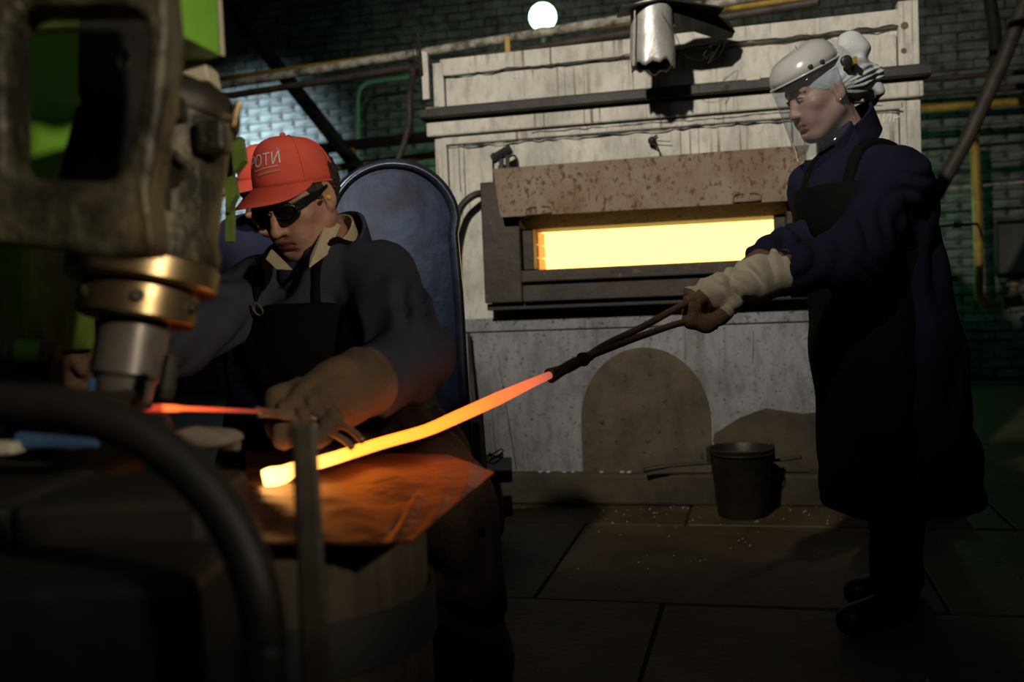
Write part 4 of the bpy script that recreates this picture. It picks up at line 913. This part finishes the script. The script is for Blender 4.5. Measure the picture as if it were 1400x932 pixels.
body_obj(man, MH, MR, [([Pm,Cm,Sc],[.10,.11,.07],(ml,1.35)), ([RS,LS],[.05,.05]), ([LS,LE,LW,LHd],[.045,.04,.03,.03]), ([RS,RE,RW,RHd],[.045,.04,.03,.03]), ([Sc+np.array([0,.05,0]),neck_m],[.045,.050]),
    ([LHp,LK,LA],[.075,.055,.04]), ([RHp,RK,RA],[.075,.055,.04])], [m_skin,m_lip,m_eye,m_iris,m_brow])
# hair
g = G((-.1,-.1,-.1),(.1,.13,.14),.004)
f = ell(g,(0,.02,.028),(.083,.103,.092)); f = smax(f, -half(g,(0,-.035,0),(0,1,.15)), .006); f = smax(f, -(g.z+.055-.9*np.clip(.02-g.y,0,.08)), .006)
f = smax(f, g.z-.06, .01)
for s in (-1,1): f = smax(f, -ell(g,(s*.085,.018,-.016),(.03,.024,.036)), .006)
f = f+.0022*np.sin(300*g.x+9*np.sin(40*g.z))+.002*np.sin(260*g.y+5*np.sin(50*g.z))
V,Q = mesh_of(g,f); obj('hair', (put(V,MH,MR),Q), m_hair, man, smooth=True)
make_cap(man, MH, MR)
# goggles
gg = obj('goggles', (put(join(
    tube([(s_*(.033+.030*math.cos(a)), -.099+.010*math.cos(a)**2+ (0.010*max(0,math.cos(a))), .010+.0215*math.sin(a)-.003*math.cos(a)) for a in np.linspace(0,2*math.pi,29) for s_ in (1,)], .0050, 8),
    tube([(-(.033+.030*math.cos(a)), -.099+.010*math.cos(a)**2+(0.010*max(0,math.cos(a))), .010+.0215*math.sin(a)-.003*math.cos(a)) for a in np.linspace(0,2*math.pi,29)], .0050, 8),
    tube([(-.008,-.104,.014),(0,-.107,.017),(.008,-.104,.014)], .0055, 8))[0], MH, MR), join(
    tube([(0,0,i) for i in range(29)], .005, 8), tube([(0,0,i) for i in range(29)], .005, 8), tube([(0,0,i) for i in range(3)], .005, 8))[1]), m_gog, man, smooth=True)
for s_ in (-1,1):
    obj('lens', (put(ball((s_*.033,-.092,.010),(.029,.009,.020),12)[0],MH,MR), ball((0,0,0),1,12)[1]), m_lens, gg, smooth=True)
    V,Fc = strip([(s_*.062,-.084,.004),(s_*.072,-.062,.005),(s_*.0805,-.02,.008),(s_*.083,.014,.014)], (0,0,1), [.022,.022,.013,.007], .005); obj('temple', (put(V,MH,MR),Fc), m_gog, gg, bevel=.001)
obj('earplug', ball(put([(.084,.002,-.006)],MH,MR)[0],.006,6), m_earplug, man)
# jacket
pts = np.array([Pm,Cm,LS,RS,LE,LW,RE,RW]); g = G(pts.min(0)-.19, pts.max(0)+.15, .0085)
tors = chain(g, [Pm+np.array([0,0,-.02]),Cm,Sc+np.array([0,0,-.02])], [.145,.155,.11], .06, (ml,1.38))
f = smin(tors, chain(g,[RS,Sc+np.array([0,0,.012]),LS],[.072,.080,.075],.05), .06)
la = chain(g,[LS,LE+(LS-LE)*.0,LW],[.082,.076,.058],.04); ra = chain(g,[RS,RE,RW],[.076,.066,.055],.04)
la = smax(la+folds(g,.011,36,.7,(.7,.5,-.55)), half(g, at(498,523,1.775), (LW-LE)/np.linalg.norm(LW-LE)), .01); ra = smax(ra+folds(g,.010,36,1.9,(0.3,.1,1)), half(g, at(146,503,1.86), (RW-RE)/np.linalg.norm(RW-RE)), .01)
tf = f+folds(g,.010,30,2.3,(.9,.2,.35))
f = smin(smin(tf, la, .03), ra, .03)
nk0 = at(410,344,2.26); f = smax(f, -cone(g, nk0+np.array([.02,.03,-.05]), MH+MR@np.array([0,.02,-.05]), .062,.064), .02)
f = smax(f, -ell(g, nk0+mf*.09+np.array([0,0,-.035]), (.062,.075,.075)), .02)
obj('shirt', mesh_of(g, smin(cone(g, Cm, nk0+np.array([.01,.02,-.05]), .11, .062), ell(g, nk0+np.array([.02,.02,-.06]), (.07,.07,.05)), .03)), m_navy2, man, smooth=True)
obj('jacket', mesh_of(g,f), m_grey_j, man, smooth=True)
# jacket and shirt collars
nkR = frame_head((-.45,-.76,-.47)); nkc = MH+MR@np.array([0,.036,-.148])
sc1 = ring_path(nkc,nkR,.064,.066,-.005,.70,2*math.pi-.70,30,-.016); V,Fc = strip(sc1, nkR[:,2]*.96-nkR[:,1]*.0, .050, .005); obj('shirt_collar',(V,Fc),m_shirt,man,bevel=.001)
for poly in (((363,354,2.13),(370,341,2.16),(386,357,2.13),(398,369,2.09),(378,368,2.09)), ((448,298,2.23),(464,308,2.24),(446,348,2.16),(422,366,2.09),(424,350,2.13))):
    obj('collar_point', prism([at(*p) for p in poly], -mf*.006+np.array([0,0,.001])), m_shirt, man, bevel=.001)
sc2 = ring_path(nkc,nkR,.084,.088,-.040,.85,2*math.pi-.85,34,-.03); V,Fc = strip(sc2, nkR[:,2]*.96+nkR[:,1]*.1, .066, .009); obj('jacket_collar',(V,Fc),m_grey_j,man,smooth='auto',bevel=.002)
for s_ in (-1,1):
    a = put([(s_*.058,-.088,-.02),(s_*.090,-.058,.0),(s_*.105,-.082,-.055),(s_*.072,-.122,-.085)],nkc,nkR); obj('lapel', prism(a, nkR[:,1]*.008), m_grey_j, man, bevel=.002)
# apron over chest and lap
ap_f = tors-.016
ap_f = smax(ap_f+folds(g,.004,18,.4,(.8,.3,.2)), -half(g, Cm, mf)+.02, .02); ap_f = smax(ap_f, np.abs(half(g,Cm,ml))-.135, .02); ap_f = smax(ap_f, g.z-(Sc[2]-.035), .02)
obj('apron_bib', mesh_of(g,ap_f), m_apron, man, smooth=True)
for s_ in (-1,1): obj('apron_strap', mesh_of(g, smax(smax(tf-.010, np.abs(half(g,Sc+ml*s_*.08,ml))-.009, .005), -(g.z-(Sc[2]-.08)), .006)), m_apron, man, smooth=True)
obj('buckle', tube(put([(math.cos(a)*.013,0,math.sin(a)*.016) for a in np.linspace(0,2*math.pi,15)], Sc-ml*.06+mf*.135+np.array([0,0,-.045]), nkR),.0025,6), m_ram, man)
pts = np.array([Pm,LK,RK,LHp,RHp,LA]); g2 = G(np.minimum(pts.min(0),RA)-.16, pts.max(0)+.17, .011)
legs = smin(chain(g2,[LHp,LK,LA],[.115,.088,.07],.04), chain(g2,[RHp,RK,RA],[.11,.085,.07],.04), .03)+folds(g2,.006,30,1.1)
obj('trousers', mesh_of(g2, legs), m_trouser, man, smooth=True)
skirt = smin(chain(g2,[LHp+np.array([0,0,.02]),LK+np.array([0,0,.012]),LA+np.array([.02,-.02,.12])],[.115,.092,.080],.05), chain(g2,[RHp,RK,RA+np.array([0,0,.15])],[.11,.09,.085],.05), .10)+folds(g2,.008,26,.3,(.7,.2,.5))
skirt = smax(skirt, -half(g2, Pm+mf*.02, mf), .02)
obj('apron_skirt', mesh_of(g2, skirt), m_leather, man, smooth=True)
def boot(parent, ank, fwd, m):
    fwd = np.array(fwd)/np.linalg.norm(fwd); a = np.array(ank); g = G(np.minimum(a-[.1,.1,.1],a+fwd*.2-.09)*[1,1,0]+[0,0,-.01], np.maximum(a+[.1,.1,.14],a+fwd*.2+.09)*[1,1,0]+[0,0,a[2]+.13], .008)
    f = smin(cone(g,(a[0],a[1],a[2]+.06),(a[0],a[1],.06),.052,.05), cone(g,(a[0]-fwd[0]*.02,a[1]-fwd[1]*.02,.045),tuple((a+fwd*.17)[:2])+(.04,),.045,.042),.03)
    f = smax(f, -g.z+.001, .004); obj('boot', mesh_of(g,f), m, parent, smooth=True)
boot(man, LA, (-.3,-.95,0), m_boot); boot(man, RA, (-.5,-.85,0), m_boot)
# suede gloves
def glove(parent, name, cuff, wrist, kn, dirs, rads, mats, split=None, h=.004, cuffr=.055, amp=.004, thumb=None):
    """cuff/wrist/knuckle points, fingers as lists of points"""
    allp = np.array([cuff,wrist,kn]+[p for d in dirs for p in d]+(list(thumb) if thumb else [])); g = G(allp.min(0)-.075, allp.max(0)+.075, h)
    ax = (wrist-cuff)/np.linalg.norm(wrist-cuff)
    f = chain(g,[cuff,wrist,kn],[cuffr,rads[0],rads[1]],.03)
    f = smax(f, -half(g,cuff,ax), .006)
    for d in dirs: f = smin(f, chain(g,d,[rads[2],rads[2]*.97,rads[2]*.85][:len(d)] if len(d)<=3 else [rads[2]]*len(d),.006), .007)
    if thumb: f = smin(f, chain(g,thumb,[rads[2]*1.25,rads[2]*1.1,rads[2]*.95],.008), .012)
    f = f+folds(g,amp,58,.9,(.5,.5,.7))
    V,Q = mesh_of(g,f); o = obj(name,(V,Q),mats,parent,smooth=True)
    if split is not None:
        cen = V[Q].mean(1); o.data.polygons.foreach_set('material_index',[int(split(c)) for c in cen])
    return o
fing = [[at(404,528+15*i,1.635-.012*i),at(377,543+14*i,1.605-.012*i),at(388,566+11*i,1.57-.010*i),at(412,572+9*i,1.565-.010*i)] for i in range(4)]
glove(man,'glove',at(502,520,1.785),at(464,538,1.70),at(422,560,1.63),fing,(.052,.048,.0150),[m_suede],cuffr=.064,thumb=[at(455,574,1.60),at(436,596,1.57),at(408,594,1.55)],amp=.003)
fing = [[at(78,500+8*i,1.73),at(58,512+8*i,1.71),at(64,528+5*i,1.69),at(82,530+4*i,1.69)] for i in range(4)]
glove(man,'glove',at(150,502,1.865),at(125,506,1.81),at(95,510,1.75),fing,(.044,.040,.0125),[m_suede],cuffr=.066,thumb=[at(110,500,1.72),at(90,490,1.705),at(72,495,1.70)])

# ---------------------------------------------------------------- woman with tongs and face shield
WH = at(1123,129,2.86); WR = frame_head((-.95,-.17,-.36), 0.0)
wf = np.array([-.90,-.43,0]); wl = np.array([.43,-.90,0]); 
Wb = np.array([1.075,2.80,0]); wom = thing('person', 'woman in clear face shield, navy coat and white glove holding long tongs', 'person', tuple(Wb))
SC_ = at(1168,250,2.86); WLS = SC_+wl*.165; WRS = SC_-wl*.16; WW = at(1203,385,2.88); WP = at(1213,470,2.88)
WLE = at(1168,352,2.62); WLW = at(1064,374,2.58); WLH = at(985,404,2.55); WRE = at(1120,325,2.98); WRW = at(1048,352,2.78); WRH = at(1000,415,2.62)
neck_w = WH+WR@np.array([0,.05,-.17])
fl_, fr_ = np.array([1.02,2.70,.08]), np.array([1.13,2.92,.08])
kl, kr = (WP+wl*.09)*.48+fl_*.52, (WP-wl*.09)*.48+fr_*.52
body_obj(wom, WH, WR, [([WP,WW,SC_],[.12,.10,.07],(wl,1.35)), ([WRS,WLS],[.05,.05]), ([WLS,WLE,WLW,WLH],[.045,.038,.028,.028]), ([WRS,WRE,WRW,WRH],[.045,.038,.028,.028]), ([SC_,neck_w],[.055,.05]),
    ([WP+wl*.09,kl,fl_],[.08,.055,.04]), ([WP-wl*.09,kr,fr_],[.08,.055,.04])], [m_skin2,m_lip,m_eye,m_iris,m_brow], True)
# coat
pts = np.array([WP,SC_,WLS,WRS,WLE,WLW,WRE,WRW]); lo = pts.min(0)-.2; hi = pts.max(0)+.2; lo[2] = .25
g = G(lo, hi, .0095)
hem = at(1235,700,2.9); hem[2] = .34
wt = chain(g,[hem+np.array([.0,0,.0]),WP,WW,at(1180,290,2.86),SC_+np.array([0,0,-.02])],[.185,.158,.140,.142,.10],.07,(wl,1.32))
wb = wt+folds(g,.008,22,.5,(.9,.5,.12)); 
f = smin(wb, chain(g,[WRS,SC_+np.array([.01,0,.035]),WLS],[.066,.080,.064],.05), .06)
f = smin(f, ell(g, at(1222,290,2.86), (.10,.11,.14)), .06); wtor = f                   # rounded back
la = chain(g,[WLS,WLE,WLW],[.080,.076,.060],.05)+folds(g,.008,36,.2,(.55,.4,-.75)); la = smax(la, half(g, at(1066,373,2.583), (WLW-WLE)/np.linalg.norm(WLW-WLE)), .008); ra = chain(g,[WRS,WRE,WRW],[.080,.068,.055],.04)+folds(g,.006,36,1.2,(.5,.4,.6))
f = smin(smin(f,la,.03),ra,.03)
f = smax(f, .315-g.z+.02*np.sin(6*g.x+4*g.y), .01)
f = smax(f, -cone(g, neck_w+np.array([0,0,-.02]), WH+WR@np.array([0,.02,-.06]), .056,.06), .02)
obj('coat', mesh_of(g,f), m_navy, wom, smooth=True)
# collar
nR = frame_head((-.93,-.30,-.45)); nc = WH+WR@np.array([0,.045,-.135])
V,Fc = strip(ring_path(nc,nR,.074,.080,-.045,.5,2*math.pi-.5,34,-.025), nR[:,2], .080, .010); obj('coat_collar',(V,Fc),m_navy,wom,smooth='auto',bevel=.003)
for s_ in (-1,1):
    a = put([(s_*.03,-.082,.03),(s_*.078,-.05,.045),(s_*.105,-.06,-.06),(s_*.045,-.13,-.11)],nc,nR); obj('lapel', prism(a, nR[:,1]*.009), m_navy, wom, bevel=.003)
# apron
af = smax(wt-.017+folds(g,.005,20,1.3,(.9,.4,.2)), -half(g,(WW+SC_)/2,wf)-.03, .02); af = smax(af, np.abs(half(g,WW,wl))-.20, .03)
af = smax(af, g.z-(SC_[2]-.005), .015); af = smax(af, .275-g.z+.06*np.clip(half(g,WP,-wf)+.1,-.2,.3), .01)
obj('apron', mesh_of(g,af), m_apron, wom, smooth=True)
for s_ in (-1,1): obj('apron_strap', mesh_of(g, smax(smax(wtor-.010, np.abs(half(g,SC_+wl*s_*.085,wl))-.016, .006), -(g.z-(SC_[2]-.05)), .006)), m_apron, wom, smooth=True)
obj('apron_tie', tube(spline([WW-wf*.10+wl*.18,WW-wf*.17+wl*.08,WW-wf*.19,WW-wf*.18-wl*.05],5),.008,6), m_apron, wom)
lo = np.minimum(fl_,fr_)-.14; lo[2]=.04; hi = np.maximum(np.maximum(fl_,fr_),np.maximum(kl,kr))+.14; hi[2]=.62
g2 = G(lo,hi,.011); f = smin(chain(g2,[kl+np.array([0,0,.1]),kl,fl_],[.08,.075,.065],.03), chain(g2,[kr+np.array([0,0,.1]),kr,fr_],[.08,.075,.065],.03),.01)+folds(g2,.005,30,.6)
obj('trousers', mesh_of(g2,f), m_trouser, wom, smooth=True)
boot(wom, fl_, (-.85,-.5,0), m_boot); boot(wom, fr_, (-.9,-.4,0), m_boot)
# headscarf
g = G((-.11,-.12,-.12),(.11,.23,.18),.004)
f = ell(g,(0,.018,.036),(.085,.106,.098)); pn = np.array([0,-.66,-.75]); pn = pn/np.linalg.norm(pn)
f = smin(f, ell(g,(0,.085,.005),(.070,.085,.062)), .04)
f = smax(f, half(g,(0,-.085,.036),(0,-.477,-.879)), .006); f = smax(f, -(g.z+.085), .02)
f = smin(f, ell(g,(0,.140,.088),(.046,.046,.050)), .02)
f = smin(f, ell(g,(0.01,.165,-.005),(.032,.028,.032)), .012); f = smin(f, ell(g,(0.0,.150,-.045),(.038,.03,.04)), .015)
r_ = np.sqrt(g.x**2+(g.y-.16)**2+(g.z-.0)**2); an = np.arctan2(g.z-.0, g.x*.6+ (g.y-.16)*.3)
f = f+.0030*np.sin(13*an+20*r_)*np.clip(1.4-6*r_,0,1)+.0022*np.sin(90*g.z+50*g.y+3*np.sin(30*g.x))
V,Q = mesh_of(g,f); obj('headscarf',(put(V,WH,WR),Q),m_scarf,wom,smooth=True)
obj('fringe', tube(put(spline([(.012,-.092,.036),(.035,-.086,.032),(.056,-.072,.024)],6),WH,WR),.0028,6), m_hair, wom, smooth=True)
obj('earring', ball(put([(.083,.002,-.034)],WH,WR)[0],.0055,6), m_gold, wom, smooth=True)
# face shield: grey crown, dark band, clear window
fs = obj('face_shield', (lambda V,Fc:(put(V,WH,WR),Fc))(*(lambda n=44,k=12:(
    [np.array([(.096*math.sin(2*math.pi*i/n))*max(0,math.cos((1-(1-j/k)**2)*math.pi/2))**.6, -.0245-.1055*math.cos(2*math.pi*i/n)*max(0,math.cos((1-(1-j/k)**2)*math.pi/2))**.6, .074-.010*math.cos(2*math.pi*i/n)+.074*math.sin((1-(1-j/k)**2)*math.pi/2)]) for j in range(k+1) for i in range(n)],
    [(j*n+i,j*n+(i+1)%n,(j+1)*n+(i+1)%n,(j+1)*n+i) for j in range(k) for i in range(n)]))()), m_visor, wom, smooth=True)
s = fs.modifiers.new('th','SOLIDIFY'); s.thickness=.003
rimp = [(.097*math.sin(a), -.0245-.1065*math.cos(a), .072-.010*math.cos(a)) for a in np.linspace(-math.pi,math.pi,45)]
obj('crown_rim', tube(put(rimp,WH,WR),.0035,6), m_visor, fs, smooth=True)
V,Fc = strip([(.090*math.sin(a), -.022-.098*math.cos(a), .062) for a in np.linspace(-math.pi,math.pi,45)], (0,0,1), .028, .004); obj('head_band',(put(V,WH,WR),Fc),m_visord,fs)
for s_ in (-1,1):
    obj('pivot_knob', lathe(put([(s_*.100,.045,.058)],WH,WR)[0], WR[:,0]*s_, [(.016,0),(.016,.010),(.012,.013),(.0,.013)], 14), m_visord, fs, smooth='auto')
    for yy in (-.02,-.055): obj('rivet', lathe(put([(s_*(.095 if yy>-.04 else .090),yy,.082)],WH,WR)[0], WR[:,0]*s_, [(.006,-.004),(.006,.008),(.0,.010)], 10), m_visord, fs)
    o_ = obj('yellow_tab', box((-.004,-.012,-.01),(.004,.012,.01)), m_yellow, fs, local=True); o_.location = Vector(put([(s_*.098,.072,.05)],WH,WR)[0]-ROOTOFF[wom.name])
V=[];Fc=[];n=40;k=10
for j in range(k+1):
    for i in range(n+1):
        a = (i/n-.5)*2*math.radians(103); t = j/k; zb = -.142+.05*(abs(a)/1.8)**4
        V.append((.102*math.sin(a), -.010-.120*math.cos(a), .070-.010*math.cos(a)+(zb-.070)*t))
for j in range(k):
    for i in range(n): Fc.append((j*(n+1)+i,j*(n+1)+i+1,(j+1)*(n+1)+i+1,(j+1)*(n+1)+i))
cw = obj('clear_window',(put(V,WH,WR),Fc),m_glass,fs,smooth=True); s = cw.modifiers.new('th','SOLIDIFY'); s.thickness=.0018
edge = [V[k*(n+1)+i] for i in range(n+1)]
# gloves of the woman
fing = [[at(972,386+5*i,2.60-.025*i),at(947,400+6*i,2.585-.025*i),at(945,426+4*i,2.57-.025*i),at(968,437+2*i,2.565-.024*i)] for i in range(4)]
glove(wom,'glove',at(1068,373,2.585),at(1035,384,2.565),at(980,402,2.545),fing,(.050,.045,.0155),[m_glove,m_glovep],
    split=lambda c: (c-at(985,398,2.54))@(at(945,436,2.52)-at(985,398,2.54))/np.sum((at(945,436,2.52)-at(985,398,2.54))**2) > .42, cuffr=.060, thumb=[at(1005,412,2.52),at(985,436,2.50),at(966,444,2.49)], amp=.006)
fing = [[at(992-2*i,410+4*i,2.66+.018*i),at(975-1*i,420+4*i,2.65+.018*i),at(975,436+3*i,2.63+.016*i)] for i in range(4)]
glove(wom,'glove',at(1046,358,2.77),at(1030,378,2.74),at(1004,408,2.68),fing,(.048,.040,.012),[m_glovep],cuffr=.050)
obj('glove_lining', lathe(at(1067,373,2.583), at(1078,371,2.59)-at(1064,374,2.58), [(.052,-.012),(.060,0.0),(.060,.022),(.052,.024)], 24, ends=False), m_glovep, wom, smooth=True)

# ---------------------------------------------------------------- second worker behind the man
SH = at(374,262,3.0); SR = frame_head((-.62,-.60,-.42)); sb = np.array([SH[0]+.10,SH[1]+.42,0])
sec = thing('person', 'second worker in red cap and blue jacket half hidden behind the man', 'person', tuple(sb))
s_sc = at(345,350,3.12); s_l = np.array([.85,-.5,0]); s_p = at(380,540,3.4); sLS = s_sc+s_l*.17; sRS = s_sc-s_l*.17
sLE = at(420,470,3.15); sRE = at(262,450,3.15); sRW = at(230,510,2.95); sLW = at(360,510,2.95)
ka = np.array([s_p[0]-.12,s_p[1]-.10,.36]); kb = np.array([s_p[0]+.10,s_p[1]-.10,.36]); fa = np.array([s_p[0]-.12,s_p[1]+.05,.08]); fb_ = np.array([s_p[0]+.12,s_p[1]+.05,.08])
nk = SH+SR@np.array([0,.045,-.17])
body_obj(sec, SH, SR, [([s_p,s_sc],[.10,.08],(s_l,1.35)),([sRS,sLS],[.05,.05]),([sLS,sLE,sLW],[.045,.038,.03]),([sRS,sRE,sRW],[.045,.038,.03]),([s_sc,nk],[.055,.05]),([s_p-s_l*.08,ka,fa],[.08,.06,.045]),([s_p+s_l*.08,kb,fb_],[.08,.06,.045])],[m_skin,m_lip,m_eye,m_iris,m_brow])
make_cap(sec, SH, SR, False)
pts = np.array([s_p,sLS,sRS,sLE,sRE,sLW,sRW]); g = G(pts.min(0)-.18, pts.max(0)+.14, .011)
f = smin(chain(g,[s_p,s_sc],[.14,.11],.05,(s_l,1.35)), chain(g,[sRS,s_sc+np.array([0,0,.03]),sLS],[.075,.085,.075],.05),.06)
f = smin(f, chain(g,[sLS,sLE,sLW],[.075,.065,.055],.04),.03); f = smin(f, chain(g,[sRS,sRE,sRW],[.075,.065,.055],.04),.03)+folds(g,.006,30,.8)
obj('jacket', mesh_of(g,f), m_navy2, sec, smooth=True)
pts = np.array([s_p,ka,kb,fa,fb_]); g = G(pts.min(0)-.12, pts.max(0)+.15, .012)
f = smin(chain(g,[s_p-s_l*.08,ka,fa],[.11,.085,.07],.04), chain(g,[s_p+s_l*.08,kb,fb_],[.11,.085,.07],.04),.03)
obj('trousers', mesh_of(g,f), m_trouser, sec, smooth=True)
boot(sec, fa, (-.6,-.8,0), m_boot); boot(sec, fb_, (-.6,-.8,0), m_boot)
